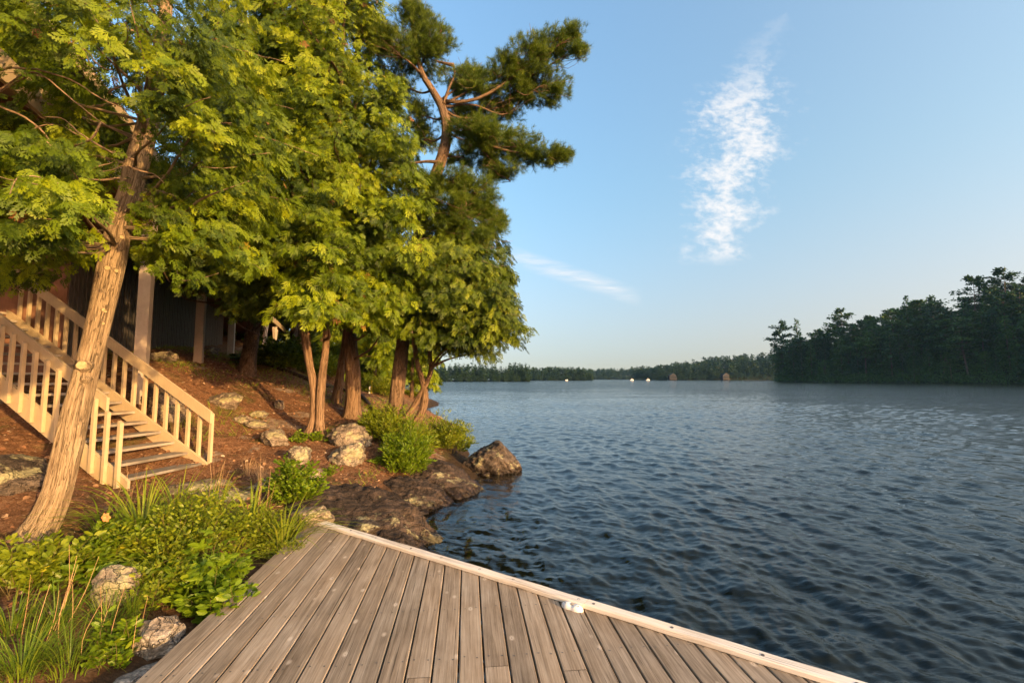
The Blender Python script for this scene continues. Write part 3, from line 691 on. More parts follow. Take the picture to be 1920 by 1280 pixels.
# ------------------------------------------------------------------ rocks
import bmesh
_ico = {}
def ico(n):
    if n not in _ico:
        bm = bmesh.new(); bmesh.ops.create_icosphere(bm, subdivisions=n, radius=1)
        bm.verts.ensure_lookup_table(); V = np.array([v.co[:] for v in bm.verts]); Fs = np.array([[v.index for v in f.verts] for f in bm.faces]); bm.free(); _ico[n] = (V, Fs)
    return _ico[n]
def rock_shape(seed, rad, rz=0.0, tilt=(0, 0), cuts=9, sub=5, rough=1.0, strata=0.0, sharp=0.9):
    V, Fs = ico(sub); rs = np.random.RandomState(seed); d = V.copy()
    r = 1 + 0.22 * fbm(d * 1.3 + seed * 3.1, 3, seed); P = d * r[:, None]
    for k in range(cuts):
        n = unit(rs.normal(size=3)); n[2] *= 0.8; n = unit(n); o_ = rs.uniform(0.62, 0.92)
        t = P @ n; ex = np.maximum(t - o_, 0); P = P - n * (ex * sharp)[:, None]
    P = P + d * (0.035 * rough * fbm(P * 4 + seed, 4, seed + 5))[:, None]
    P = P * np.asarray(rad)
    if strata:
        ax = unit(np.array([0.5, -0.55, 0.65])); s = P @ ax * 9 + 0.8 * fbm(P * 2.0, 3, seed + 2); saw = (s - np.floor(s)); P = P + unit(d) * (strata * (saw ** 2 - 0.35))[:, None]
    P = P + unit(P) * (0.012 * rough * fbm(P * 14, 3, seed + 8))[:, None]
    ct, st_ = cos(tilt[0]), sin(tilt[0]); Rx = np.array([[1, 0, 0], [0, ct, -st_], [0, st_, ct]])
    ct, st_ = cos(tilt[1]), sin(tilt[1]); Ry = np.array([[ct, 0, st_], [0, 1, 0], [-st_, 0, ct]])
    cz, sz_ = cos(rz), sin(rz); Rz = np.array([[cz, -sz_, 0], [sz_, cz, 0], [0, 0, 1]])
    return P @ (Rz @ Ry @ Rx).T, Fs
def rock(name, loc, rad, mat, label, seed, cat='rock', group=None, sink=0.35, tail=0.0, **kw):
    V, Fs = rock_shape(seed, rad, **kw)
    if tail:
        V[:, 2] = np.where(V[:, 2] > .15 * rad[2], .15 * rad[2] + (V[:, 2] - .15 * rad[2]) * .62 + .10 * rad[2] * np.sin(np.clip((V[:, 2] / rad[2] - .15) * 2.6, 0, pi)), V[:, 2])
        V[:, 2] = (V[:, 2] + rad[2]) * (1 - tail * np.clip((V[:, 0] / rad[0] - .1) / .9, 0, 1.2)) - rad[2]
    z = loc[2] if len(loc) > 2 else hz(loc[0], loc[1])
    o = bpy.data.objects.new(name, mesh_data(name, V, Fs, mat, True)); C.objects.link(o)
    o.location = (loc[0], loc[1], z + rad[2] * (1 - 2 * sink)); tag(o, label, cat, group); return o
def gpt(px, py, lo=2.0, hi=40.0):
    """first point of the ground along the sight line (layout aid)"""
    d = ray(px, py); d = d / d[1]; ys = np.linspace(lo, hi, 800); P = CAM + d[None] * ys[:, None]
    zz = height(P[:, 0], P[:, 1]); k = np.argmax(P[:, 2] <= zz); return P[k] if P[k, 2] <= zz[k] else P[-1]
# bedrock at the water
rock('bedrock', (-2.05, 6.35, 0.0), (1.25, 0.85, 0.70), M['rock_dark'], 'dark sloping bedrock with a lichen patch, between the dock edge and the water', 21, rz=-0.35, tilt=(0.05, 0.22), strata=0.03, sub=6, cuts=9, sink=0.5, rough=2.0)
rock('bedrock', (-1.35, 5.45, -0.14), (0.80, 0.55, 0.36), M['rock_dark'], 'low dark ledge of bedrock hugging the outer side of the dock edge board', 25, rz=-0.6, tilt=(0.0, 0.2), strata=0.02, sub=6, cuts=9, sink=0.5, rough=2.0)
rock('bedrock', (-1.75, 7.95, 0.0), (0.75, 0.75, 0.42), M['rock_dark'], 'dark wet rock between the two larger bedrock slabs', 29, rz=-0.5, tilt=(-0.05, 0.25), strata=0.03, sub=6, cuts=9, sink=0.5, rough=2.0)
rock('bedrock', (-1.55, 9.15, 0.0), (1.1, 0.95, 0.46), M['rock_dark'], 'dark bedrock slab running into the lake below the shore bush', 33, rz=-0.5, tilt=(-0.1, 0.25), strata=0.03, sub=6, cuts=9, sink=0.5, rough=2.0)
rock('boulder', (-0.36, 10.9, -0.02), (0.68, 0.5, 0.80), M['rock_brown'], 'large brown boulder standing in the lake with pale lichen on top', 47, rz=0.1, tilt=(0, 0.0), sub=6, cuts=0, sink=0.5, cat='boulder', tail=0.36, rough=2.2)
rocks = [  # px,py centre, radii, material, label, seed, rz
    (655, 858, (0.36, 0.30, 0.30), 'rock_lichen', 'rounded pale lichened boulder left of the shore bush', 51, 0.3),
    (655, 822, (0.46, 0.34, 0.28), 'rock', 'long pale boulder behind the rounded boulder by the bush', 52, 0.3),
    (563, 858, (0.24, 0.20, 0.19), 'rock_lichen', 'pale yellow lichened stone above the leafy shrub near the dock corner', 53, 0.8),
    (512, 822, (0.36, 0.26, 0.19), 'rock', 'grey stone with dark left end, nearest of the stones up the red slope', 54, -0.5),
    (478, 792, (0.34, 0.20, 0.13), 'rock', 'flat tan stone below two smaller ones on the red slope', 55, -0.2),
    (485, 772, (0.20, 0.15, 0.09), 'rock_lichen', 'small pale stone on the red slope, top of its line', 56, 0.2),
    (455, 783, (0.22, 0.15, 0.10), 'rock', 'low brown stone at the left of the stone line on the red slope', 57, 0.1),
    (422, 752, (0.40, 0.25, 0.20), 'rock', 'mossy outcrop just behind the lower end of the stair handrail', 58, 0.2),
    (523, 757, (0.12, 0.12, 0.16), 'rock', 'small upright grey stone on the red slope where the trunk shadow crosses', 59, 0.2),
    (680, 788, (0.20, 0.14, 0.09), 'rock', 'small pale stone at the right root of the straight middle trunk', 60, 0.2),
    (316, 775, (0.34, 0.26, 0.40), 'rock', 'upright grey rock seen between the far balusters of the stairs', 61, 0.2),
    (292, 752, (0.25, 0.2, 0.3), 'rock_dark', 'dark rock behind the far balusters of the stairs', 62, 0.2),
    (590, 888, (0.14, 0.11, 0.10), 'rock', 'small pinkish stone below the rounded lichened boulder', 63, 0.2),
    (395, 655, (0.30, 0.22, 0.16), 'rock', 'shaded stone on the slope in front of the dark boarded wall', 64, 0.2),
    (300, 668, (0.40, 0.25, 0.18), 'rock', 'flat shaded rock at the foot of the dark boarded wall', 65, 0.2),
]
for (px, py, rad, mt, lab, sd, rz) in rocks:
    p = gpt(px, py + 8, 5.0); rock('stone', (p[0], p[1]), rad, M[mt], lab, sd, rz=rz, cat='stone', sink=0.36, cuts=12, rough=1.8)
# flat rock shelves near the stairs and left of the leaning trunk
rock('rock_shelf', (-4.55, 6.75), (0.42, 0.30, 0.12), M['rock'], 'flat weathered rock slab at the foot of the stairs', 71, rz=0.35, sink=0.5, strata=0.02, cat='rock', rough=2.2, cuts=14)
rock('rock_shelf', (-3.95, 6.45), (0.46, 0.28, 0.11), M['rock'], 'low pale slab right of the stair foot, nearer than its neighbours', 72, rz=0.1, sink=0.55, strata=0.02, cat='rock', rough=2.2, cuts=14)
rock('rock_shelf', (-3.45, 6.95), (0.50, 0.34, 0.13), M['rock'], 'grey rock shelf behind the leafy shrub at the dock corner', 75, rz=0.3, sink=0.5, strata=0.02, cat='rock', rough=2.2, cuts=14)
rock('rock_shelf', (-6.15, 5.45), (0.7, 0.6, 0.26), M['rock_brown'], 'dark lichened rock left of the leaning trunk', 73, rz=0.2, tilt=(0.3, 0.2), sink=0.5, cat='rock', rough=2.2, cuts=12)
# stones by the dock
p = onz(307, 1190, 0.42); rock('stone', (p[0] - .03, p[1] + .02, 0.33), (0.17, 0.15, 0.17), M['rock_white'], 'white and grey banded angular stone at the left edge of the dock', 81, rz=0.5, sink=0.35, cuts=12, cat='stone', sharp=1.0)
p = onz(275, 1256, 0.40); rock('stone', (p[0] - .02, p[1], 0.34), (0.14, 0.09, 0.055), M['rock_white'], 'small flat white stone at the dock edge in the near left corner', 83, rz=0.8, sink=0.4, cat='stone')
p = onz(212, 1105, 0.55); rock('stone', (p[0], p[1]), (0.17, 0.13, 0.17), M['rock_lichen'], 'rounded pale stone half hidden among the plants left of the dock', 84, rz=0.2, sink=0.25, cat='stone')
p = onz(580, 965, 0.55); rock('stone', (p[0], p[1] + .05, 0.46), (0.26, 0.17, 0.14), M['rock'], 'squared grey stone at the far corner of the dock', 85, rz=-0.1, sink=0.3, cuts=12, cat='stone', sharp=1.0)
p = onz(548, 985, 0.45); rock('stone', (p[0], p[1] + .12, 0.40), (0.22, 0.14, 0.07), M['rock_lichen'], 'flat lichened stone beside the squared stone at the dock corner', 86, rz=-0.1, sink=0.4, cat='stone')
p = onz(675, 985, 0.42); rock('stone', (p[0], p[1] + .15, 0.34), (0.24, 0.17, 0.07), M['rock_brown'], 'flat brown slab lying against the outer dock edge', 87, rz=-0.3, sink=0.4, cat='stone')
# shore stones
shore = [(818, 783, 20, .28, 'rock_lichen', 'pale rounded stone at the waterline, farthest along the shore'), (812, 795, 18, .16, 'rock', 'small tan stone just under the pale waterline stone'), (800, 772, 22, .35, 'rock_brown', 'brown rock at the shore behind the curved cedar'),
         (838, 806, 16.6, .34, 'rock_brown', 'dark brown angular shore rock, tallest of its cluster'), (822, 820, 15.4, .42, 'rock_brown', 'broad brown shore rock in front of the angular one'), (812, 806, 16.5, .26, 'rock_brown', 'small brown shore rock beside the bush top'), (848, 812, 16.0, .2, 'rock_dark', 'small dark rock at the outer end of the shore cluster'),
         (862, 872, 11.3, .22, 'rock_brown', 'reddish flat stone between the bedrock slab and the lake boulder'), (820, 935, 8.45, .16, 'rock_dark', 'small wet stone in the shallows below the bedrock slab'), (893, 886, 10.4, .12, 'rock_brown', 'small submerged stone in front of the lake boulder'), (912, 890, 10.2, .13, 'rock_brown', 'small sunken stone close to the front of the lake boulder'),
         (835, 842, 13.3, .30, 'rock_dark', 'dark stone at the waterline beyond the bush'), (845, 858, 12.2, .26, 'rock_dark', 'dark low stone at the waterline just before the reddish flat one')]
for k, (px, py, Y, r_, mt, lab) in enumerate(shore):
    p = at(px, py, Y); rock('stone', (p[0], p[1], max(p[2] - r_ * 0.4, -r_ * .5)), (r_, r_ * .8, r_ * .6), M[mt], lab, 91 + k, rz=k * 0.7, cat='stone', sink=0.3)

# ------------------------------------------------------------------ stairs
st = empty('staircase', (-5.2, 7.0, 0.62)); tag(st, 'beige painted outdoor stairs with open wooden treads and two slanted handrails', 'stairs')
S0 = np.array([-5.15, 7.70, 0.0]); rdir = np.array([-0.979, 0.204, 0]); sdir = np.array([0.204, 0.979, 0]); WID = 1.32
RUN, RISE = 0.286, 0.165; NST = 19; Z1 = 0.735; SL = RISE / RUN; zz3 = np.array([0, 0, 1.0])
slope = unit(rdir + zz3 * SL); snor = unit(np.cross(sdir, slope)); snor = snor if snor[2] > 0 else -snor
def stp(u, s, z): return S0 + rdir * u - sdir * s + zz3 * z         # u up the run, s from far side to near side
def prism(poly_uz, s0, s1, name, mat, parent, **kw):
    n = len(poly_uz); V = [stp(u, s0, z) for u, z in poly_uz] + [stp(u, s1, z) for u, z in poly_uz]
    k = np.arange(n); k2 = (k + 1) % n
    b = MB(); fs = [np.stack([k, k2, k2 + n, k + n], -1), k[None, ::-1], (k + n)[None]]
    at_ = {}
    if kw.get('wood') is not None: at_ = dict(bc=np.array([[0.1 * i_ + kw['wood'] * 3, 0, kw['wood']] for i_ in range(2 * n)]), rnd=(kw['wood'] * 0.37) % 1)
    b.add(V, fs, **at_); return b.build(name, mat, parent)
UEND = NST * RUN
for (s0, s1) in ((0.0, 0.045), (WID - 0.045, WID)):
    zb = lambda u: Z1 + SL * u
    prism([(-0.14, Z1 - 0.17), (-0.14, Z1 - 0.02), (-0.02, Z1 + 0.06), (UEND, zb(UEND) + 0.06), (UEND, zb(UEND) - 0.25), (0.06, Z1 - 0.25 + SL * 0.06)], s0, s1, 'stringer', M['beige'], st)
for k in range(NST):
    u = k * RUN; z = Z1 + k * RISE; b = MB()
    c = stp(u + 0.09, WID / 2, z - 0.019)
    s_ = np.array([[-1, -1], [1, -1]] * 2 + [[-1, 1], [1, 1]] * 2)
    hw = WID / 2 - 0.048
    b.box(c, rdir * 0.135, -sdir * hw, zz3 * 0.019, bc=np.array([[(0.0, 0.27)[i_ % 2] + k * 2.1, (0, 2 * hw)[(i_ // 2) % 2] + k * 3, k] for i_ in range(8)]), rnd=(k * 0.37) % 1)
    b.build('tread', M['tread'], st)
RH = 0.93                                     # rail top above the nosing line
def rail(s0, s1, u_start):
    b0 = Z1 + RH; prism([(u_start, b0 + SL * u_start - 0.19), (u_start, b0 + SL * u_start), (UEND, b0 + SL * UEND), (UEND, b0 + SL * UEND - 0.19)], s0, s1, 'handrail', M['beige'], st)
rail(0.008, 0.046, -0.16)
rail(WID - 0.046, WID - 0.008, 0.42 - 0.1)
def baluster(u, s0, s1, zlow, ztop):
    prism([(u - 0.024, zlow), (u + 0.024, zlow + SL * 0.02), (u + 0.024, ztop + SL * 0.024), (u - 0.024, ztop - SL * 0.024)], s0, s1, 'baluster', M['beige'], st)
for k in range(21):
    u = -0.12 + k * 0.235; zl = Z1 + SL * u
    baluster(u, -0.052, -0.003, zl - 0.10, zl + RH - 0.05)
for k in range(21):
    u = 0.0 + k * 0.235; zl = Z1 + SL * u
    top = zl + RH - 0.09 if u > 0.25 else zl + RH - 0.02 - 0.12
    baluster(u, WID + 0.003, WID + 0.052, zl - 0.20, top)

# ------------------------------------------------------------------ raised deck of the cottage, boarded wall, cottage above
HU = np.array([-0.36, 0.933, 0]); HU = unit(HU); HN = np.array([HU[1], -HU[0], 0])      # HN towards the lake
H0 = np.array([-7.0, 8.6, 0.0]); DZ = 5.45
def hp(t, n, z): return H0 + HU * t + HN * n + zz3 * z
def hbox(b, t0, t1, n0, n1, z0, z1, **kw):
    return b.box((hp(t0, n0, z0) + hp(t1, n1, z1)) / 2, HU * (t1 - t0) / 2, HN * (n1 - n0) / 2, zz3 * (z1 - z0) / 2, **kw)
hd = empty('raised_deck', hp(8, 0, 3)); tag(hd, 'raised cottage deck on tall grey beige posts behind the trees', 'deck')
b = MB(); hbox(b, -12, 29, -5.0, 0.10, DZ - 0.04, DZ); b.build('deck_floor', M['post'], hd)
b = MB(); hbox(b, -12, 29, 0.105, 0.15, DZ - 0.26, DZ + 0.03); b.build('fascia', M['beige'], hd)
b = MB()
for t in np.arange(-11.5, 29, 0.6): hbox(b, t - .02, t + .02, -4.6, 0.08, DZ - 0.24, DZ - 0.045)
b.build('joists', M['brownwall'], hd)
for t in (0.0, 3.8, 7.7, 11.6, 15.5, 19.6, 27.5):
    p = hp(t, 0, 0); g = hz(p[0], p[1]); b = MB(); hbox(b, t - 0.095, t + 0.095, -0.095, 0.095, g - 0.15, DZ - 0.265); po = b.build('post', M['post'], hd)
    for sgn in (-1, 1):
        if t > 15:
            b = MB(); a0_ = hp(t + sgn * 0.10, 0, DZ - 1.25); a1_ = hp(t + sgn * 0.85, 0, DZ - 0.42); ax_ = (a1_ - a0_) / 2
            b.box((a0_ + a1_) / 2, ax_, HN * 0.06, unit(np.cross(unit(ax_), HN)) * 0.07); b.build('brace', M['post'], hd)
# boarded wall under the deck
bw = empty('boarded_wall', hp(5, -1.5, 2.5)); tag(bw, 'dark wall of narrow vertical boards under the raised deck', 'wall')
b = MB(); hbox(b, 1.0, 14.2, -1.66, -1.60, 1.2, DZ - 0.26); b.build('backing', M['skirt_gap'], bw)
b = MB()
for t in np.arange(1.01, 14.1, 0.165):
    hbox(b, t, t + 0.118 + 0.006 * sin(t * 37), -1.598, -1.57 + 0.003 * sin(t * 91), 1.3, DZ - 0.27)
b.build('boards', M['skirt'], bw)
b = MB(); hbox(b, 0.93, 0.99, -2.75, -1.575, 1.3, DZ - 0.27); b.build('brown_panel', M['brownwall'], bw)
# cottage
ct = empty('cottage', hp(4, -4, DZ)); tag(ct, 'grey sided cottage on the raised deck, glimpsed through the cedar at upper left', 'cottage')
b = MB(); hbox(b, -10, 18, -8.0, -2.4, DZ + 0.002, DZ + 3.2); b.build('wall', M['siding'], ct)
b = MB()
for z in np.arange(DZ + 0.1, DZ + 3.1, 0.15):
    P = [hp(t, n, zq) for zq, n in ((z, -2.398), (z + 0.145, -2.398)) for t in (-10, 18)]
    b.hexa([hp(-10, -2.398, z), hp(18, -2.398, z), hp(-10, -2.375, z), hp(18, -2.375, z), hp(-10, -2.398, z + .145), hp(18, -2.398, z + .145), hp(-10, -2.388, z + .145), hp(18, -2.388, z + .145)])
b.build('siding', M['siding'], ct)
for t in (-6.5, -2.2, 2.5, 7.0, 12.0):
    b = MB(); hbox(b, t, t + 1.5, -2.374, -2.33, DZ + 0.9, DZ + 2.3); wf_ = b.build('window', M['beige'], ct)
    b = MB(); hbox(b, t + 0.08, t + 1.42, -2.3295, -2.325, DZ + 0.98, DZ + 2.22); b.build('pane', M['glass'], wf_)
b = MB()
b.hexa([hp(-11, -1.6, DZ + 3.0), hp(19, -1.6, DZ + 3.0), hp(-11, -5.2, DZ + 5.0), hp(19, -5.2, DZ + 5.0), hp(-11, -1.6, DZ + 3.16), hp(19, -1.6, DZ + 3.16), hp(-11, -5.2, DZ + 5.16), hp(19, -5.2, DZ + 5.16)])
b.hexa([hp(-11, -8.8, DZ + 3.0), hp(19, -8.8, DZ + 3.0), hp(-11, -5.21, DZ + 5.0), hp(19, -5.21, DZ + 5.0), hp(-11, -8.8, DZ + 3.16), hp(19, -8.8, DZ + 3.16), hp(-11, -5.21, DZ + 5.16), hp(19, -5.21, DZ + 5.16)])
rf = b.build('roof', M['roofing'], ct)
b = MB(); hbox(b, -11, 19, -1.595, -1.56, DZ + 2.9, DZ + 3.2); b.build('eave_board', M['beige'], ct)

# ------------------------------------------------------------------ foliage templates
def quads_template(segs):
    """segs: list of (start(2), dir angle, length, width) diamonds in the xy plane with a slight curl"""
    V, Fs = [], []
    for (x, y, a, l, w_) in segs:
        c_, s_ = cos(a), sin(a); k = len(V)
        for (p, q) in ((0, 0), (0.45, -w_ / l), (1, 0), (0.45, w_ / l)):
            X = x + (p * c_ - q * s_) * l; Y = y + (p * s_ + q * c_) * l
            V.append((X, Y, -0.28 * X * X + 0.10 * abs(Y) - 0.35 * Y * Y))
        Fs.append((k, k + 1, k + 2, k + 3))
    return np.array(V), np.array(Fs)
def cedar_frond(seed, pairs=6, sub=True):
    rs = np.random.RandomState(seed); segs = [(0, 0, rs.uniform(-.15, .15), 1.0, 0.030)]
    for k in range(pairs):
        s = 0.10 + 0.78 * k / (pairs - 1)
        for sg in (-1, 1):
            s2 = min(s + rs.uniform(-.04, .04), 0.93); l = (0.62 * (1 - s2) ** 0.6 + 0.12) * rs.uniform(0.6, 1.2); a = sg * rs.uniform(0.45, 0.85)
            segs.append((s2, 0, a, l, 0.046 if sub else 0.058))
            if sub:
                for (q, b) in ((0.35, 0.62), (0.42, -0.62), (0.66, 0.5)):
                    ll = l * (0.52 - 0.32 * q) * rs.uniform(0.8, 1.2)
                    segs.append((s2 + cos(a) * l * q, sin(a) * l * q, a + b, ll, 0.036))
    return quads_template(segs)
FR_FINE = [cedar_frond(s, 5, True) for s in range(5)]
FR_MID = [cedar_frond(10 + s, 5, False) for s in range(5)]
def pine_tuft(seed, n=30):
    rs = np.random.RandomState(seed); V, Fs = [], []
    for k in range(n):
        x0 = rs.uniform(-0.35, 0.25); th_ = rs.uniform(0, 2 * pi); sp = rs.uniform(0.35, 1.05)
        d = unit(np.array([cos(sp), sin(sp) * cos(th_), sin(sp) * sin(th_)])); sd = unit(np.cross(d, rs.normal(size=3))) * 0.030
        p0 = np.array([x0, 0, 0]); l = rs.uniform(0.6, 0.85); i = len(V)
        V += [p0 - sd * .5, p0 + sd * .5, p0 + d * l]; Fs.append((i, i + 1, i + 2))
    return np.array(V), np.array(Fs)
TUFT = [pine_tuft(s) for s in range(3)]

def spray_mesh(pos, ax, nr, sc, tint, templates, rs):
    """bakes sprays into arrays"""
    Vs, Fs, Ts, off = [], [], [], 0
    which = rs.randint(0, len(templates), len(pos)); Rm = basis(ax, nr)
    for k, (TV, TF) in enumerate(templates):
        m_ = which == k
        if not m_.any(): continue
        V, Fc = instance(TV, TF, Rm[m_], pos[m_], sc[m_]); Vs.append(V); Fs.append(Fc + off); off += len(V); Ts.append(np.repeat(tint[m_], len(TV)))
    return np.concatenate(Vs), np.concatenate(Fs), np.concatenate(Ts)

def clump_fronds(centres, outward, size, per, flen, rs, droop=0.35):
    """fronds of flat, drooping cedar boughs. centres (N,3), outward (N,3) unit, size (N)"""
    N = len(centres); k = N * per
    C_ = np.repeat(centres, per, 0); O_ = np.repeat(outward, per, 0); S_ = np.repeat(size, per)
    side = unit(np.cross(O_, [0, 0, 1.0])); upv = np.cross(side, O_)
    u = rs.uniform(-1, 1, k); v = rs.uniform(-1, 1, k) * (0.75 - 0.3 * u); w_ = rs.normal(size=k) * 0.16
    pos = C_ + O_ * (u * S_)[:, None] + side * (v * S_ * 0.8)[:, None] + upv * ((w_ - 0.22 * (u + .3) ** 2 - 0.18 * v ** 2) * S_)[:, None]
    ax = O_ * (0.55 + 0.4 * rs.rand(k))[:, None] + side * (v * 0.9 + rs.normal(size=k) * 0.6)[:, None] + np.array([0, 0, -1.0]) * (droop + 0.9 * rs.rand(k) - 0.15)[:, None]
    nr = upv * 0.75 + O_ * 0.5 + rs.normal(size=(k, 3)) * 0.62
    sc = flen * rs.uniform(0.5, 1.4, k)
    base = np.repeat(rs.uniform(0.05, 0.85, N), per); tint = np.clip(base + rs.normal(size=k) * 0.16, 0, 1)
    brown = rs.rand(k) < 0.007; tint[brown] = 1.25
    return pos, unit(ax), unit(nr), sc, tint

def sample_crown(polys, rs):
    """polys: list of (pixel polygon, near distance, far distance, count, clump size)"""
    Cs, Ss = [], []
    for (poly, y0, y1, n, cs) in polys:
        P = np.asarray(poly, float); lo, hi = P.min(0), P.max(0); got = []
        while len(got) < n:
            q = rs.uniform(lo, hi, (n * 3, 2)); got += list(q[inpoly(q, poly)])
        for q in got[:n]:
            Y = y0 + (y1 - y0) * rs.rand() ** 1.15; Cs.append(at(q[0], q[1], Y)); Ss.append(cs * rs.uniform(0.7, 1.3))
    return np.array(Cs), np.array(Ss)

def bark_rough(seed, amp, ridges=15, alongf=1.6):
    def f(q, a, L):
        p = np.stack([np.cos(a) * ridges / 3.0, np.sin(a) * ridges / 3.0, L * alongf], -1)
        return amp * fbm(p, 3, seed) + amp * 0.8 * (np.abs(vnoise(p * np.array([2.2, 2.2, 1.0]), seed + 3)) - 0.4) + 0.05 * vnoise(np.stack([np.cos(a), np.sin(a), L * 1.2], -1), seed + 7)
    return f
def trunk_path(rows_, Y, Ytop=None, n=60):
    """rows: (px, py, width px); distance Y at the base, Ytop at the top"""
    Ytop = Y if Ytop is None else Ytop; P = []
    for k, (px, py, wd) in enumerate(rows_):
        yy_ = Y + (Ytop - Y) * k / (len(rows_) - 1); P.append(list(at(px, py, yy_)) + [wd / 2 * yy_ / F * cos(atan((px - 960) / F)) * 0.94])
    Q = resample(np.array(P), n); return Q[:, :3], np.maximum(Q[:, 3], 0.006)
def trunk(parent, rows_, Y, mat, seed, Ytop=None, seg=28, n=70, amp=0.10, flare=1.35, name='trunk', sunk=0.25, raw=False):
    P, r = trunk_path(rows_, Y, Ytop, n)
    P0 = P[0] - unit(P[1] - P[0]) * sunk; P = np.vstack([P0, P]); r = np.concatenate([[r[0] * flare], r])
    V, Fs, q = tube(P, r, seg, bark_rough(seed, amp))
    if raw: return P, r, (V, Fs, q)
    o = mesh(name, V, Fs, mat, parent, True, {'bk': q}); return P, r, o
def limb(p0, p1, r0, r1, rs, sag=0.1, n=9):
    d = p1 - p0; L = np.linalg.norm(d); mid1 = p0 + d * 0.35 + np.array([0, 0, sag * L]) + rs.normal(size=3) * 0.05 * L; mid2 = p0 + d * 0.7 + np.array([0, 0, sag * L * .7]) + rs.normal(size=3) * 0.05 * L
    P = resample(np.array([p0, mid1, mid2, p1]), n); return P, np.linspace(r0, r1, n)

def cedar(name, label, cat, trunks, polys, seed, mats=('bark_brown', 'cedar'), templates=FR_MID, per=26, flen=0.22, nlimb=40, Y=10.0, Ytop=None, group=None, amp=0.1, limb_r=0.035, droop=0.35, limb_min=None):
    rs = np.random.RandomState(seed); P0 = at(trunks[0][0][0], trunks[0][0][1], Y)
    root = empty(name, P0); tag(root, label, cat, group)
    paths, raws = [], []
    for k, rows_ in enumerate(trunks):
        P, r, o = trunk(root, rows_, Y, M[mats[0]], seed + k, Ytop, amp=amp, raw=True); paths.append((P, r)); raws.append(o)
    Cs, Ss = sample_crown(polys, rs)
    TP = np.concatenate([p for p, r in paths]); TR = np.concatenate([r for p, r in paths])
    # outward direction from the nearest trunk axis
    near = np.array([TP[np.argmin(np.linalg.norm((TP - c_)[:, :2], axis=1) + 0.25 * np.abs(TP[:, 2] - c_[2]))] for c_ in Cs])
    out = Cs - near; out[:, 2] = 0; out = unit(out + rs.normal(size=out.shape) * [0.35, 0.35, 0]); out[:, 2] = -0.12; out = unit(out)
    pos, ax, nr, sc, tint = clump_fronds(Cs, out, Ss, per, flen, rs, droop)
    V, Fs, T = spray_mesh(pos, ax, nr, sc, tint, templates, rs)
    mesh('crown', V, Fs, M[mats[1]], root, False, {'tint': T})
    lb = MB(); lb.add(raws[0][0], raws[0][1], bk=raws[0][2]); idx = rs.permutation(len(Cs))[:nlimb]      # the limbs grow out of the first trunk
    for i in idx:
        c_ = Cs[i]; zt = c_[2] - rs.uniform(0.0, 0.5) * np.linalg.norm((c_ - near[i])[:2]); k = np.argmin(np.abs(TP[:, 2] - max(zt, TP[3, 2] + 0.8 if limb_min is None else limb_min)) + 0.3 * np.linalg.norm((TP - c_)[:, :2], axis=1))
        Lp, Lr = limb(TP[k], c_ + out[i] * Ss[i] * 0.5, min(limb_r * rs.uniform(.6, 1.2), TR[k] * .7), 0.004, rs, -0.02); Vv, Ff, q = tube(Lp, Lr, 6); lb.add(Vv, Ff, bk=q)
    lb.build('trunk', M[mats[0]], root, True)
    if per > 50:
        tb = MB()
        for i in rs.permutation(len(Cs))[:70]:
            a_ = Cs[i] - out[i] * Ss[i] * .4; e_ = Cs[i] + out[i] * Ss[i] * rs.uniform(.9, 1.35) + rs.normal(size=3) * .15; Q = resample(np.array([a_, (a_ + e_) / 2 + rs.normal(size=3) * .07, e_]), 9); Q += .012 * np.stack([vnoise(Q * 11, 1), vnoise(Q * 11, 2), vnoise(Q * 11, 3)], -1)
            V, Fs, q = tube(Q, np.linspace(.006, .0022, 9), 4); tb.add(V, Fs, bk=q)
        tag(tb.build('dead_twigs', M['twig'], root), kind='stuff')
    for V, Fs, q in raws[1:]: mesh('trunk', V, Fs, M[mats[0]], root, True, {'bk': q})
    return root, paths, Cs

# --- foreground leaning cedar
t1 = [[(52, 1024, 104), (80, 985, 76), (106, 930, 65), (127, 850, 64), (143, 770, 62), (163, 690, 54), (186, 600, 54), (205, 520, 57), (224, 430, 54), (243, 370, 53), (260, 300, 50), (276, 240, 46), (290, 170, 42), (302, 90, 34), (312, 0, 27), (322, -120, 18), (330, -260, 10)]]
p1 = [([(-90, 235), (70, 230), (130, 300), (195, 390), (120, 430), (0, 445), (-90, 450)], 3.1, 4.0, 30, 0.26),
      ([(-90, 430), (150, 420), (160, 480), (60, 530), (-90, 530)], 4.6, 5.4, 16, 0.28),
      ([(-150, -200), (470, -200), (480, 120), (330, 150), (180, 110), (60, 90), (-150, 120)], 3.4, 6.5, 120, 0.33),
      ([(270, 90), (470, 80), (520, 330), (480, 450), (400, 510), (300, 500), (262, 420), (330, 250)], 4.2, 6.6, 95, 0.32),
      ([(-100, 60), (250, 70), (255, 300), (120, 330), (-100, 260)], 4.7, 7.0, 40, 0.33),
      ([(-120, 100), (110, 110), (250, 330), (200, 360), (-120, 250)], 4.6, 6.2, 26, 0.3),
      ([(280, 160), (420, 190), (400, 240), (270, 215)], 3.6, 4.0, 6, 0.2)]
root1, path1, C1 = cedar('leaning_cedar', 'leaning pale barked cedar in front of the stairs, its boughs filling the top left', 'tree', t1, p1, 101, ('bark_pale', 'cedar'), FR_FINE, per=58, flen=0.105, nlimb=34, Y=4.5, Ytop=5.2, amp=0.10, limb_r=0.024, limb_min=3.6)
rs = np.random.RandomState(7)
TP1, TR1 = path1[0]
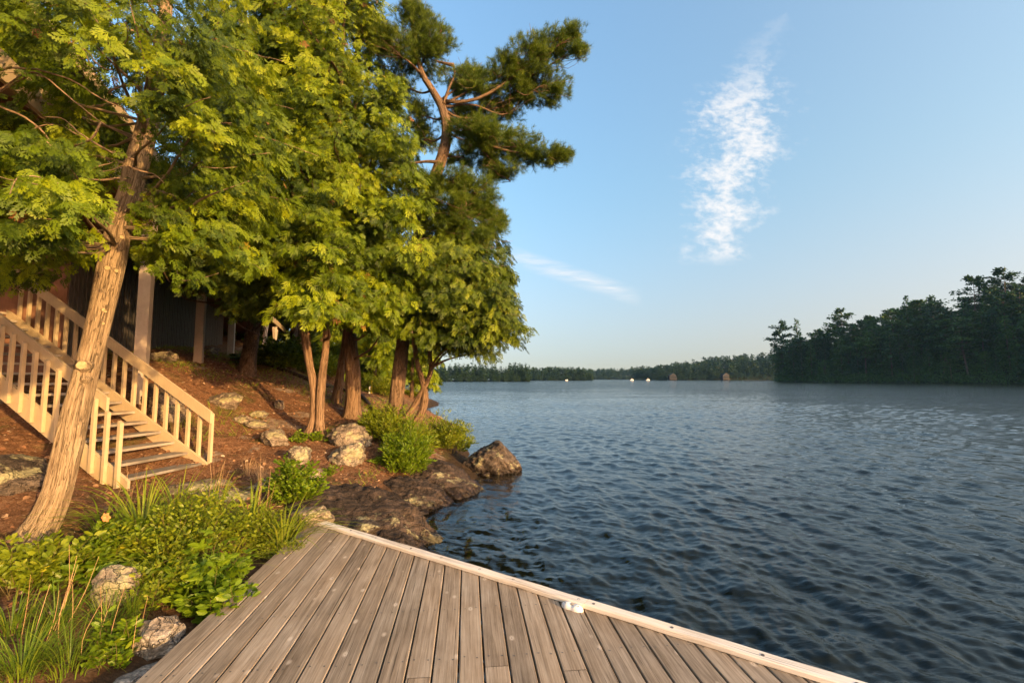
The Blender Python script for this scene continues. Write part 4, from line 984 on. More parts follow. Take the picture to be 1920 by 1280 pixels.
# knots and cut branch stubs on the leaning trunk
for (px, py, r_, cut) in [(152, 684, 0.050, True), (200, 502, 0.028, True), (233, 512, 0.022, True), (197, 579, 0.020, True), (207, 584, 0.016, True), (235, 445, 0.022, True), (206, 445, 0.02, False), (180, 462 + 240, 0.02, False), (168, 716, 0.035, False), (192, 685, 0.016, False), (228, 537, 0.016, False), (205, 610, 0.016, True)]:
    yy_ = 4.5 + 0.7 * max(0, (1020 - py)) / 1280; c_ = at(px, py, yy_); k = np.argmin(np.linalg.norm(TP1 - c_, axis=1)); dr = unit(CAM - c_); a_ = TP1[k] + (c_ - TP1[k]) * 0.7
    dn = unit(c_ - TP1[k] + dr * TR1[k] * 1.2); s0 = TP1[k] + dn * TR1[k] * 0.75; s1 = TP1[k] + dn * (TR1[k] * 1.0 + r_ * 0.55)
    Pp = np.array([s0, s0 * .5 + s1 * .5, s1]); V, Fs, q = tube(Pp, [r_ * 1.7, r_ * 1.25, r_], 14, bark_rough(k, 0.12)); ko = mesh('knot', V, Fs, M['bark_pale'], root1, True, {'bk': q})
    if cut:
        V, Fs, q = tube(np.array([s1, s1 + dn * 0.004]), [r_ * 0.86, r_ * 0.80], 14); mesh('cut_face', V, Fs, M['cut'], ko, False, {'bk': q})
tw = MB()
twigs = [[(-20, 190), (60, 230), (110, 280), (180, 320), (240, 310)], [(-20, 185), (40, 150), (75, 140), (140, 190), (190, 230), (250, 262)], [(190, 232), (170, 262), (140, 275), (133, 290)], [(155, 90), (170, 120), (185, 132)], [(155, 90), (165, 100), (190, 125), (210, 130)], [(250, 300), (210, 285), (150, 250), (120, 225), (85, 220)], [(240, 312), (290, 330), (310, 345)],
         [(-20, 130), (60, 130), (130, 150), (200, 190), (262, 215)], [(-10, 175), (50, 135)], [(235, 55), (270, 65), (290, 78)], [(205, 175), (235, 160), (268, 162)], [(120, 345), (180, 315), (215, 302)], [(30, 265), (70, 240), (100, 235)], [(225, 335), (150, 335), (120, 315)], [(300, 195), (340, 200), (360, 215)]]
for k, t_ in enumerate(twigs):
    Pp = [at(x, y, 4.15 + 0.12 * sin(k * 2.1 + i_)) for i_, (x, y) in enumerate(t_)]; Q = resample(np.array(Pp), 24); Q += 0.012 * np.stack([vnoise(Q * 9 + k, 1), vnoise(Q * 9 + k, 2), vnoise(Q * 9 + k, 3)], -1)
    V, Fs, q = tube(Q, np.linspace(0.0105, 0.004, 24), 6); tw.add(V, Fs, bk=q)
tw.build('bare_twigs', M['twig'], root1, True)

# --- shore cedars
pair = [[(600, 820, 26), (599, 790, 18), (600, 755, 18), (605, 700, 17), (611, 650, 15), (613, 600, 14), (622, 430, 11), (640, 150, 8), (650, -120, 5)], [(574, 818, 22), (585, 792, 15), (588, 750, 13), (584, 710, 13), (576, 670, 12), (569, 630, 11), (560, 560, 10), (552, 430, 9), (545, 200, 6)], [(588, 745, 9), (590, 715, 9), (583, 680, 9), (578, 640, 9), (574, 580, 7)]]
cedar('cedar_tree', 'pale double stemmed cedar in the middle of the red slope', 'tree', pair,
      [([(400, -220), (640, -220), (640, 200), (650, 480), (640, 570), (590, 590), (530, 545), (470, 500), (430, 400), (400, 150)], 7.4, 10.6, 380, 0.48),
       ([(520, 500), (650, 500), (690, 580), (640, 600), (560, 575)], 7.8, 9.6, 34, 0.34)], 111, ('bark_brown', 'cedar'), per=74, flen=0.150, nlimb=50, Y=9.4)
mid = [[(659, 790, 46), (661, 765, 33), (662, 740, 30), (661, 690, 29), (657, 640, 27), (655, 560, 24), (660, 400, 20), (668, 200, 14), (675, -50, 10), (680, -250, 6)]]
cedar('cedar_tree', 'straight thick trunked cedar with a knothole, between the pale pair and the pine', 'tree', mid,
      [([(560, -220), (715, -220), (705, 40), (735, 170), (765, 255), (790, 340), (795, 440), (775, 540), (755, 595), (690, 610), (620, 590), (600, 300)], 9.0, 12.6, 360, 0.5),
       ([(640, 530), (770, 520), (772, 605), (700, 615)], 9.6, 11.2, 36, 0.36)], 112, ('bark_brown', 'cedar'), per=74, flen=0.165, nlimb=50, Y=11.9, amp=0.12)
hem = [[(463, 703, 40), (466, 670, 32), (471, 640, 30), (478, 580, 27), (486, 480, 24), (495, 300, 22), (503, 100, 14), (508, -80, 7)]]
cedar('cedar_tree', 'dark scaly barked conifer on the slope before the boarded wall', 'tree', hem,
      [([(290, 380), (480, 360), (570, 480), (540, 555), (500, 570), (440, 590), (405, 545), (330, 510), (280, 480)], 9.8, 13.2, 150, 0.5),
       ([(330, 100), (560, 60), (590, 420), (420, 430), (330, 380)], 11.5, 14.5, 130, 0.6)], 113, ('bark_dark', 'cedar_dark'), per=70, flen=0.18, nlimb=40, Y=13.0)
crv = [[(746, 806, 24), (762, 802, 20), (778, 792, 18), (791, 772, 16), (797, 745, 14), (793, 718, 12), (785, 690, 10), (779, 660, 9), (778, 620, 8), (790, 540, 6), (810, 470, 4)], [(742, 800, 16), (758, 785, 14), (772, 768, 12), (787, 742, 11), (800, 716, 10), (808, 692, 9), (806, 660, 9), (815, 600, 7), (845, 520, 5)]]
cedar('cedar_tree', 'two curved stems of a cedar bowing out over the water', 'tree', crv,
      [([(765, 470), (850, 450), (925, 490), (950, 560), (965, 590), (955, 625), (905, 655), (825, 650), (785, 615), (760, 540)], 9.2, 12.6, 220, 0.44),
       ([(925, 490), (955, 495), (945, 540), (920, 520)], 10.5, 11.5, 7, 0.3),
       ([(780, 440), (930, 440), (940, 520), (800, 540)], 10.5, 13.0, 70, 0.5)], 114, ('bark_brown', 'cedar_dark'), per=74, flen=0.145, nlimb=30, Y=10.95)
thin = [[(546, 698, 17), (549, 660, 15), (553, 600, 14), (558, 480, 11), (560, 300, 7), (560, 150, 4)]]
cedar('cedar_tree', 'thin dark trunk standing at the black garden edging', 'tree', thin, [([(470, 150), (640, 150), (650, 560), (500, 560)], 13.8, 16.0, 70, 0.7)], 115, ('bark_dark', 'cedar_dark'), per=26, flen=0.34, nlimb=14, Y=15.0)
red = [[(577, 692, 38), (571, 660, 29), (566, 620, 26), (562, 560, 22), (560, 400, 16), (560, 200, 9)]]
cedar('cedar_tree', 'broad reddish trunk behind the birch log', 'tree', red, [([(480, 200), (640, 180), (660, 540), (500, 540)], 16.2, 19.0, 60, 0.8)], 116, ('bark_brown', 'cedar'), per=26, flen=0.4, nlimb=14, Y=17.5)
lean = [[(629, 756, 22), (635, 720, 18), (641, 680, 16), (648, 630, 13), (655, 500, 9), (660, 300, 5)]]
cedar('cedar_tree', 'slim leaning brown trunk left of the straight thick cedar', 'tree', lean, [([(600, 250), (760, 250), (780, 560), (620, 560)], 12.4, 14.6, 60, 0.6)], 117, ('bark_brown', 'cedar'), per=26, flen=0.3, nlimb=14, Y=13.0)

# --- the white pine
def pine():
    rs = np.random.RandomState(131); Y = 11.3
    rows_ = [(738, 806, 44), (741, 775, 34), (744, 740, 30), (749, 690, 28), (755, 640, 26), (766, 560, 24), (784, 450, 23), (800, 375, 22), (824, 310, 22), (838, 255, 20), (831, 208, 17), (810, 168, 14), (795, 145, 11), (782, 105, 8), (772, 40, 5), (770, -10, 3)]
    root = empty('pine_tree', at(738, 806, Y)); tag(root, 'tall white pine with a crooked bare upper trunk and long boughs over the lake', 'tree')
    P, r, o = trunk(root, rows_, Y, M['bark_pine'], 131, 11.0, amp=0.11)
    # pads: px, py, half width px, half height px, distance, origin (px,py) on the trunk
    pads = [(775, 40, 38, 45, 11.0, (775, 70)), (815, 70, 32, 30, 10.8, (782, 105)), (730, 85, 45, 28, 10.6, (790, 140)), (700, 60, 30, 40, 11.4, (785, 120)), (790, 110, 60, 30, 11.3, (790, 130)), (745, 165, 40, 22, 11.6, (810, 170)),
            (860, 150, 40, 26, 11.5, (822, 190)), (900, 160, 45, 20, 11.2, (832, 205)), (905, 145, 30, 18, 11.8, (832, 205)), (960, 130, 42, 28, 11.1, (905, 180)), (990, 110, 48, 30, 11.0, (955, 148)), (1030, 85, 42, 26, 10.9, (955, 148)), (1070, 68, 30, 20, 10.8, (955, 148)), (1085, 95, 18, 14, 10.8, (955, 148)), (1000, 155, 55, 26, 11.3, (955, 160)), (1040, 175, 32, 18, 11.2, (955, 160)), (960, 185, 48, 25, 11.5, (838, 195)), (920, 205, 50, 18, 11.8, (838, 200)),
            (885, 240, 45, 20, 10.7, (836, 225)), (915, 255, 32, 18, 10.6, (836, 225)), (880, 215, 60, 22, 12.2, (836, 215)), (950, 270, 45, 24, 11.4, (890, 262)), (985, 285, 40, 22, 11.2, (890, 262)), (1030, 295, 40, 14, 11.1, (985, 288)), (1055, 292, 20, 10, 11.1, (985, 288)), (920, 295, 40, 26, 11.6, (890, 262)), (940, 320, 45, 14, 11.5, (890, 262)), (900, 265, 36, 26, 12.0, (838, 250)), (865, 290, 30, 20, 12.2, (830, 290)), (800, 265, 32, 26, 12.4, (838, 250)), (785, 215, 28, 26, 12.3, (830, 208)),
            (840, 335, 42, 22, 10.6, (815, 330)), (880, 355, 45, 28, 10.8, (810, 350)), (905, 385, 38, 30, 11.0, (802, 375)), (850, 390, 50, 30, 10.6, (800, 385)), (925, 420, 26, 26, 11.1, (795, 400)), (880, 425, 50, 30, 11.0, (790, 420)), (830, 430, 45, 28, 11.0, (788, 430)), (900, 465, 36, 24, 11.3, (784, 450)), (850, 460, 50, 24, 11.6, (782, 455)), (800, 345, 26, 20, 10.9, (812, 340)), (780, 395, 32, 30, 11.9, (797, 390))]
    pos, ax, nr = [], [], []; lb = MB()
    for (px, py, rx, ry, D, (ox, oy)) in pads:
        cc = at(px, py, D); s = D / F; oo = at(ox, oy, 11.1); k = np.argmin(np.linalg.norm(P - oo, axis=1)); far_ = np.linalg.norm(P[k] - oo) > 0.35; p0 = oo if far_ else P[k]
        tip = cc + unit(cc - p0) * rx * s * 0.6
        Lp, Lr = limb(p0, tip, 0.018 if far_ else min(0.032, r[k] * 0.45), 0.006, rs, -0.04, 12)
        V, Fs, q = tube(Lp, Lr, 7); lb.add(V, Fs, bk=q)
        n = int(34 + rx * ry / 8.5)
        out = unit(cc - p0)
        # twigs from the limb into the pad, tufts along the twigs
        for _ in range(max(6, n // 7)):
            b0 = Lp[rs.randint(5, 12)]; e = cc + np.array([rs.uniform(-1, 1) * rx * s, rs.uniform(-1, 1) * rx * s * 0.9, rs.uniform(-1, 1) * ry * s])
            Q, q_ = limb(b0, e, 0.011, 0.003, rs, -0.05, 6); V, Fs, q = tube(Q, q_, 4); lb.add(V, Fs, bk=q)
        rad = np.cbrt(rs.rand(n)); dd = unit(rs.normal(size=(n, 3))) * rad[:, None]
        # broken into smaller bunches
        nbun = max(4, n // 9); bc_ = unit(rs.normal(size=(nbun, 3))) * np.cbrt(rs.rand(nbun))[:, None]
        which = rs.randint(0, nbun, n); dd = bc_[which] * 0.95 + rs.normal(size=(n, 3)) * 0.19
        q = cc + dd * np.array([rx * s, rx * s * 0.9, ry * s]); pos.append(q)
        a = unit(out * 0.7 + dd * 0.8 + np.array([0, 0, 0.45]) + rs.normal(size=(n, 3)) * 0.35); ax.append(a); nr.append(rs.normal(size=(n, 3)))
    pos, ax, nr = map(np.concatenate, (pos, ax, nr)); k = len(pos)
    # a few tufts per node
    rep = 4; pos = np.repeat(pos, rep, 0) + rs.normal(size=(k * rep, 3)) * 0.055; ax = unit(np.repeat(ax, rep, 0) + rs.normal(size=(k * rep, 3)) * 0.5); nr = np.repeat(nr, rep, 0) + 0.01
    sc = rs.uniform(0.13, 0.19, k * rep); tint = np.clip(rs.normal(0.55, 0.22, k * rep), 0, 1)
    V, Fs, T = spray_mesh(pos, ax, nr, sc, tint, TUFT, rs)
    mesh('crown', V, Fs, M['pine'], root, False, {'tint': T})
    # bare dead stubs
    for pts in ([(832, 195), (842, 165), (852, 140), (851, 122)], [(851, 123), (830, 118), (810, 112)], [(828, 305), (800, 303), (770, 306), (745, 303)], [(800, 150), (780, 130), (760, 108), (735, 100)], [(836, 190), (868, 191), (905, 181), (955, 150), (1000, 112), (1060, 78)], [(838, 240), (865, 250), (890, 262), (940, 280), (985, 288), (1040, 294)]):
        Q = resample(np.array([at(x, y, 11.05) for x, y in pts]), 14); V, Fs, q = tube(Q, np.linspace(0.048, 0.014, 14), 8, bark_rough(3, .1)); lb.add(V, Fs, bk=q)
    lb.build('limbs', M['bark_pine'], root, True)
pine()

# --- background trees and bushes behind the shore trunks
def bg_tree(name, label, px, py, Y, wpx, hpx, seed, mat='cedar', group=None, cat='tree', nlimb=8, n=60, trunk_w=8):
    cx = px; top = py - hpx
    poly = [(cx - wpx * .5, py - hpx * .08), (cx - wpx * .55, py - hpx * .45), (cx - wpx * .3, py - hpx * .85), (cx, top), (cx + wpx * .3, py - hpx * .85), (cx + wpx * .55, py - hpx * .45), (cx + wpx * .5, py - hpx * .08)]
    s = wpx * Y / F
    return cedar(name, label, cat, [[(cx, py, trunk_w), (cx + 2, py - hpx * .5, trunk_w * .6), (cx, top + hpx * .1, trunk_w * .25)]], [(poly, Y - s * .4, Y + s * .5, n, s * 0.17)], seed, ('bark_brown', mat), per=24, flen=s * 0.11 + 0.08, nlimb=nlimb, Y=Y, group=group)
bg_tree('cedar_bush', 'bright young cedar behind the straight thick trunk', 702, 728, 19, 90, 150, 141)
bg_tree('cedar_bush', 'bushy green cedar behind the pine trunk at the shore', 772, 735, 21, 80, 140, 142)
bg_tree('cedar_bush', 'green cedar behind the pale double stemmed tree', 640, 715, 21, 90, 150, 143)
bg_tree('cedar_tree', 'tall cedar far along the shore behind the slope', 690, 705, 28, 160, 300, 144, n=110)
bg_tree('cedar_tree', 'tall dark cedar farther back near the deck end', 590, 680, 31, 180, 330, 145, 'cedar_dark', n=110)
bg_tree('cedar_tree', 'shore cedar farthest along the bank, beside the open water', 755, 712, 34, 110, 180, 146, 'cedar_dark', n=80)
bg_tree('cedar_tree', 'large dark cedar rising behind the cottage deck', 480, 640, 33, 220, 420, 147, 'cedar_dark', n=110)

# ------------------------------------------------------------------ shrubs, grasses, leaves
def oval_leaf():
    V = np.array([(0, 0, 0), (0.3, -0.21, 0.03), (0.3, 0, -0.01), (0.3, 0.21, 0.03), (0.7, -0.23, 0.02), (0.7, 0, -0.03), (0.7, 0.23, 0.02), (1, 0, -0.09)])
    return V, np.array([(0, 1, 2), (0, 2, 3), (1, 4, 5), (1, 5, 2), (2, 5, 6), (2, 6, 3), (4, 7, 5), (5, 7, 6)])
def narrow_leaf():
    V, Fs = oval_leaf(); V = V * [1, 0.55, 1]; return V, Fs
def lobed_leaf(kind='maple'):
    if kind == 'maple': a = [(-2.55, .42), (-2.0, .22), (-1.45, .62), (-1.25, .50), (-1.1, .70), (-.72, .33), (-.32, .62), (-.22, .78), (0, 1.0), (.22, .78), (.32, .62), (.72, .33), (1.1, .70), (1.25, .50), (1.45, .62), (2.0, .22), (2.55, .42)]
    else: a = [(-3.0, .1), (-2.0, .28), (-1.3, .40), (-1.0, .34), (-.8, .52), (-.55, .45), (-.42, .70), (-.28, .66), (-.16, .92), (0, 1), (.16, .92), (.28, .66), (.42, .70), (.55, .45), (.8, .52), (1.0, .34), (1.3, .40), (2.0, .28), (3.0, .1)]
    V = [(0.45, 0, 0.03)] + [(0.45 + r_ * cos(t) * .62, r_ * sin(t) * .62, -0.10 * r_ * r_ + 0.05 * cos(7 * t)) for t, r_ in a]; n = len(a)
    return np.array(V), np.array([(0, k + 1, k + 2) for k in range(n - 1)] + [(0, n, 1)])
OV, NL, MP, OK = oval_leaf(), narrow_leaf(), lobed_leaf('maple'), lobed_leaf('oak')

def shrub(name, label, cat, base, spread, hgt, stems, leaves, lsize, mat, seed, tmpl=(OV,), upright=0.5, group=None, stem_mat='stem', lean=(0, 0)):
    rs = np.random.RandomState(seed); root = empty(name, base); tag(root, label, cat, group)
    if tmpl[0] is not MP and tmpl[0] is not OK: leaves = int(leaves * 1.8)
    sb = MB(); pos, ax, nr = [], [], []
    for k in range(stems):
        a = rs.uniform(0, 2 * pi); q = sqrt(rs.rand()); b0 = np.array(base) + np.array([cos(a) * spread[0] * .45 * q, sin(a) * spread[1] * .45 * q, -0.04]); b0[2] = hz(b0[0], b0[1]) - 0.03 if b0[2] < base[2] + .01 else b0[2]
        tip = np.array(base) + np.array([cos(a) * spread[0] * q + lean[0], sin(a) * spread[1] * q + lean[1], hgt * (1 - 0.45 * q * q) * rs.uniform(0.45, 1.3)])
        if rs.rand() < 0.12: tip[2] += 0.35 * hgt
        P = resample(np.array([b0, b0 * .5 + tip * .5 + np.array([0, 0, .12 * hgt]) + rs.normal(size=3) * .03, tip]), 10)
        V, Fs, qq = tube(P, np.linspace(0.0032, 0.001, 10), 4); sb.add(V, Fs, bk=qq)
        t = rs.uniform(0.15, 1.0, leaves) ** 0.7; pi_ = np.clip((t * 9).astype(int), 0, 8); f = (t * 9 - pi_)[:, None]; pp = P[pi_] * (1 - f) + P[pi_ + 1] * f
        d = unit(P[np.minimum(pi_ + 1, 9)] - P[pi_]); az = rs.uniform(0, 2 * pi, leaves)
        hor = np.stack([np.cos(az), np.sin(az), 0 * az], -1)
        jit = hor * rs.uniform(0, 0.07, leaves)[:, None] * spread[0] * 2
        pos.append(pp + jit); ax.append(unit(hor * 0.8 + d * upright + np.array([0, 0, 0.1]))); nr.append(unit(np.array([0, 0, 0.6]) + hor * 0.5 + rs.normal(size=(leaves, 3)) * 0.5))
    pos, ax, nr = map(np.concatenate, (pos, ax, nr)); n = len(pos)
    tint = np.clip(rs.normal(0.5, 0.2, n), 0, 1); sc = lsize * rs.uniform(0.6, 1.3, n)
    V, Fs, T = spray_mesh(pos, ax, nr, sc, tint, list(tmpl), rs)
    mesh('leaves', V, Fs, M[mat], root, False, {'tint': T}); sb.build('stems', M[stem_mat], root); return root

def blades(base, n, length, width, spread, arch, rs, lean=(0, 0), tint=(0.5, 0.2)):
    """curved strap leaves; returns V, F, T"""
    Vs, Fs, Ts = [], [], []; K = 8
    for k in range(n):
        a = rs.uniform(0, 2 * pi); q = rs.rand() ** .5; L = length * rs.uniform(0.55, 1.15); wd = width * rs.uniform(0.7, 1.2)
        hor = np.array([cos(a), sin(a), 0]); b0 = np.array(base) + hor * spread * q * rs.uniform(0.2, 1); b0[2] = hz2(b0[0], b0[1]) - 0.02
        ar = arch * rs.uniform(0.4, 1.3); t = np.linspace(0, 1, K)[:, None]
        P = b0 + hor * (ar * L * t ** 1.7) + np.array([lean[0], lean[1], 0]) * t * t * L + np.array([0, 0, 1.0]) * L * (t * (1 - 0.12 * ar) - 0.55 * min(ar, 1.0) * t ** 2.6)
        sd = unit(np.cross(hor, [0, 0, 1])) * wd / 2; taper = (1 - t ** 2.2) * (0.65 + 0.35 * np.minimum(1, t * 4)) + 0.02
        fold = np.array([0, 0, 0.25]) * wd * taper
        i0 = sum(len(v) for v in Vs)
        V = np.concatenate([P - sd * taper + fold, P, P + sd * taper + fold]); Vs.append(V)
        i = np.arange(K - 1); Fs.append(np.concatenate([np.stack([i, i + 1, K + i + 1, K + i], -1), np.stack([K + i, K + i + 1, 2 * K + i + 1, 2 * K + i], -1)]) + i0)
        tt = np.clip(rs.normal(tint[0], tint[1]), 0, 1); Ts.append(np.clip(tt + 0.12 * np.tile(t[:, 0], 3) ** 2, 0, 1))
    return np.concatenate(Vs), np.concatenate(Fs), np.concatenate(Ts)
_hzgrid = {}
def hz2(x, y):
    k = (round(x * 12), round(y * 12))
    if k not in _hzgrid: _hzgrid[k] = hz(k[0] / 12, k[1] / 12)
    return _hzgrid[k]
def tuft(name, label, cat, px, py, n, length, width, spread, arch, seed, mat='grass', lean=(0, 0), tint=(0.5, 0.2), group=None, zz_=None):
    rs = np.random.RandomState(seed); g = gpt(px, py, 1.6) if zz_ is None else onz(px, py, zz_)
    V, Fs, T = blades(g, n, length, width, spread, arch, rs, lean, tint)
    root = mesh(name, V - g, Fs, M[mat], None, True, {'tint': T}); root.location = g; tag(root, label, cat, group); return root

# plants left of the dock
def base_at(px, py): return gpt(px, py, 1.6)
b_ = base_at(330, 1050); shrub('shrub', 'dense small leaved shrub filling the bed between the dock and the stair foot', 'shrub', b_, (0.62, 0.50), 0.42, 85, 40, 0.040, 'shrub', 201)
b_ = base_at(450, 1030); shrub('shrub', 'small leaved shrub beside the arching strap leaves near the dock', 'shrub', b_, (0.45, 0.42), 0.34, 60, 36, 0.036, 'shrub', 202)
b_ = base_at(210, 1060); shrub('shrub', 'low rounded leaf shrub at the foot of the leaning trunk', 'shrub', b_, (0.42, 0.34), 0.34, 46, 26, 0.052, 'bright', 203)
b_ = base_at(60, 1110); shrub('shrub', 'oval leaved shrub left of the leaning trunk base', 'shrub', b_, (0.40, 0.30), 0.36, 40, 22, 0.058, 'shrub', 204)
b_ = base_at(280, 1120); shrub('shrub', 'small leaved shrub around the rounded pale stone', 'shrub', b_, (0.34, 0.26), 0.26, 40, 24, 0.040, 'shrub', 205)
b_ = base_at(385, 1130); shrub('maple_seedling', 'light green maple seedling leaning over the dock edge', 'seedling', b_, (0.30, 0.28), 0.40, 26, 8, 0.14, 'bright', 206, (MP,), 0.2)
b_ = base_at(415, 1165); shrub('leafy_plant', 'bright toothed leaf plant at the dock edge above the banded stone', 'plant', b_, (0.30, 0.24), 0.26, 36, 14, 0.075, 'bright', 207, (OV,), 0.2)
b_ = base_at(160, 1110); shrub('oak_seedling', 'oak seedling with broad lobed leaves beside the rounded pale stone', 'seedling', b_, (0.22, 0.2), 0.26, 7, 6, 0.17, 'bright', 208, (OK,), 0.2)
b_ = base_at(215, 1250); shrub('leafy_plant', 'small leafy weed beside the flat white stone', 'plant', b_, (0.16, 0.16), 0.24, 22, 14, 0.045, 'bright', 209, (OV,), 0.4)
b_ = base_at(530, 1050); shrub('shrub', 'fine leaved green shrub at the dock edge under the arching leaves', 'shrub', b_, (0.26, 0.22), 0.20, 40, 30, 0.028, 'shrub', 210, (NL,))
b_ = base_at(552, 945); shrub('shrub', 'leafy green shrub behind the squared stone at the dock corner', 'shrub', b_, (0.40, 0.34), 0.50, 60, 26, 0.060, 'bright', 211, (OV,), 0.5)
b_ = base_at(600, 830); shrub('leafy_plant', 'small green weed between the slope stones and the pale boulder', 'plant', b_, (0.22, 0.2), 0.20, 20, 14, 0.05, 'bright', 212)
b_ = base_at(560, 832); shrub('leafy_plant', 'sprig of green leaves above the yellow lichened stone', 'plant', b_, (0.2, 0.16), 0.26, 18, 12, 0.05, 'bright', 213)
b_ = base_at(620, 892); shrub('leafy_plant', 'tiny green plant below the rounded boulder', 'plant', b_, (0.12, 0.12), 0.14, 10, 10, 0.045, 'bright', 214)
b_ = np.array([-2.05, 8.75, hz(-2.05, 8.75)]); shrub('shore_bush', 'feathery bright green bush on the bank, nearest the bedrock slab', 'bush', b_, (0.58, 0.52), 0.62, 120, 40, 0.070, 'bright', 215, (NL,), 0.8)
b_ = np.array([-2.12, 9.75, hz(-2.12, 9.75)]); shrub('shore_bush', 'yellowish feathery bush on the bank below the curved cedar', 'bush', b_, (0.55, 0.5), 0.60, 110, 40, 0.060, 'shrub', 216, (NL,), 0.8)
b_ = np.array([-2.75, 9.9, hz(-2.75, 9.9)]); shrub('shore_bush', 'yellow green fern like bush at the foot of the pine trunk', 'bush', b_, (0.6, 0.5), 0.62, 110, 40, 0.075, 'shrub', 217, (NL,), 0.8)
b_ = np.array([-1.7, 11.8, hz(-1.7, 11.8)]); shrub('shore_bush', 'scrubby bush on the bank beyond the curved cedar', 'bush', b_, (0.8, 0.9), 0.7, 110, 36, 0.08, 'shrub', 218, (NL,), 0.8)
b_ = base_at(520, 692); shrub('garden_bush', 'dark green leafy bush behind the black edging under the deck end', 'bush', b_, (1.3, 0.9), 0.75, 110, 30, 0.13, 'cedar_dark', 219, (OV,))
b_ = base_at(600, 705); shrub('garden_bush', 'grassy green bush behind the black edging near the thin trunk', 'bush', b_, (1.1, 0.8), 0.6, 90, 26, 0.12, 'shrub', 220, (NL,), 0.8)
b_ = base_at(712, 740); shrub('garden_bush', 'rough green growth on the bank right of the straight thick trunk', 'bush', b_, (0.9, 0.8), 0.6, 80, 24, 0.10, 'shrub', 221, (NL,), 0.8)
b_ = base_at(775, 745); shrub('garden_bush', 'low green growth at the water behind the pine trunk', 'bush', b_, (1.0, 0.9), 0.7, 80, 24, 0.11, 'shrub', 222, (NL,), 0.8)

dl = [(265, 1015, 80, .86, .019, .22, .75, 301, 'arching strap leaved lily clump below the stair foot'), (190, 1000, 46, .62, .017, .16, .85, 302, 'strap leaved lily clump right beside the leaning trunk, bearing the orange flower'), (530, 1030, 80, .72, .021, .18, .9, 303, 'yellow green strap leaves arching over the dock boards'), (470, 1005, 60, .78, .018, .18, .8, 304, 'strap leaf clump between the shrub and the dry stalks'), (330, 985, 64, .80, .017, .22, .75, 305, 'strap leaved clump directly in front of the bottom step'),
      (400, 975, 60, .70, .016, .2, .85, 306, 'strap leaf clump behind the dense small leaved shrub, left of the dry stalks'), (562, 1000, 60, .50, .019, .14, 1.0, 307, 'bright strap leaves right at the far left corner of the dock boards'), (300, 1090, 70, .50, .012, .2, .9, 308, 'thin strap leaf clump behind the rounded pale stone'), (420, 1085, 60, .48, .012, .18, .95, 309, 'thin strap leaf clump above the maple seedling'),
      (40, 1270, 190, .42, .0065, .24, .85, 311, 'thick grass tuft in the near left corner'), (130, 1255, 140, .38, .006, .22, .9, 312, 'grass tuft between the corner tuft and the leafy weed'), (200, 1190, 110, .36, .006, .20, .9, 313, 'grass tuft left of the banded stone'), (20, 1190, 110, .42, .006, .22, .8, 314, 'tall grass at the left edge below the oval leaved shrub'), (250, 1150, 70, .40, .005, .14, .6, 315, 'thin grass tuft just above the banded stone'), (110, 1175, 90, .38, .0055, .2, .85, 316, 'grass tuft under the oak seedling')]
for (px, py, n, ln, wd, sp, ar, sd, lab) in dl:
    tuft('strap_leaf_clump' if sd < 310 else 'grass_tuft', lab, 'plant' if sd < 310 else 'grass tuft', px, py, n, ln, wd, sp, ar, sd, tint=(0.76, 0.14) if sd < 310 else (0.42, 0.22))
dryt = [(490, 905, 70, .42, .004, .16, .5, 321, 'tan dry grass tuft left of the leafy shrub by the dock corner'), (465, 890, 50, .38, .004, .16, .5, 322, 'dry grass tuft on the slope right of the stair foot'), (730, 745, 80, .5, .01, .5, .4, 323, 'yellowed grass on the bank behind the straight thick trunk'), (350, 800, 50, .3, .006, .25, .5, 324, 'thin grass tuft behind the lowest far balusters')]
for (px, py, n, ln, wd, sp, ar, sd, lab) in dryt: tuft('dry_grass_tuft', lab, 'grass tuft', px, py, n, ln, wd, sp, ar, sd, 'dry' if sd < 323 else 'grass', tint=(0.7, 0.2))
for k, (px, py, n, ln, lab) in enumerate([(395, 975, 7, .62, 'pinkish bare stalks leaning right in front of the rock shelf'), (490, 1000, 6, .75, 'tall tan grass stalks beside the arching leaves at the dock'), (110, 1200, 5, .6, 'tall tan dry stalks above the left corner grass'), (180, 1240, 3, .5, 'pale broken stalk standing in the corner grass'), (235, 960, 6, .55, 'reddish seed stalks before the near newel of the stairs'), (245, 1230, 3, .42, 'thin tan stalks by the banded stone'), (45, 1230, 4, .5, 'brown dry stalks at the left edge')]):
    rs = np.random.RandomState(400 + k); g = base_at(px, py); b = MB()
    for _ in range(n):
        b0 = g + np.array([rs.uniform(-.1, .1), rs.uniform(-.1, .1), -0.03]); L = ln * rs.uniform(.7, 1.2); e = b0 + np.array([rs.uniform(-.1, .28) * L + .06, rs.uniform(-.2, .2) * L, L]); Q = resample(np.array([b0, (b0 + e) / 2 + rs.normal(size=3) * .02, e]), 8)
        V, Fs, q = tube(Q, np.linspace(.0026, .0011, 8), 4); b.add(V, Fs, tint=rs.uniform(.2, .9))
    o = b.build('dry_stalks', M['dry']); tag(o, lab, 'dry stalks')
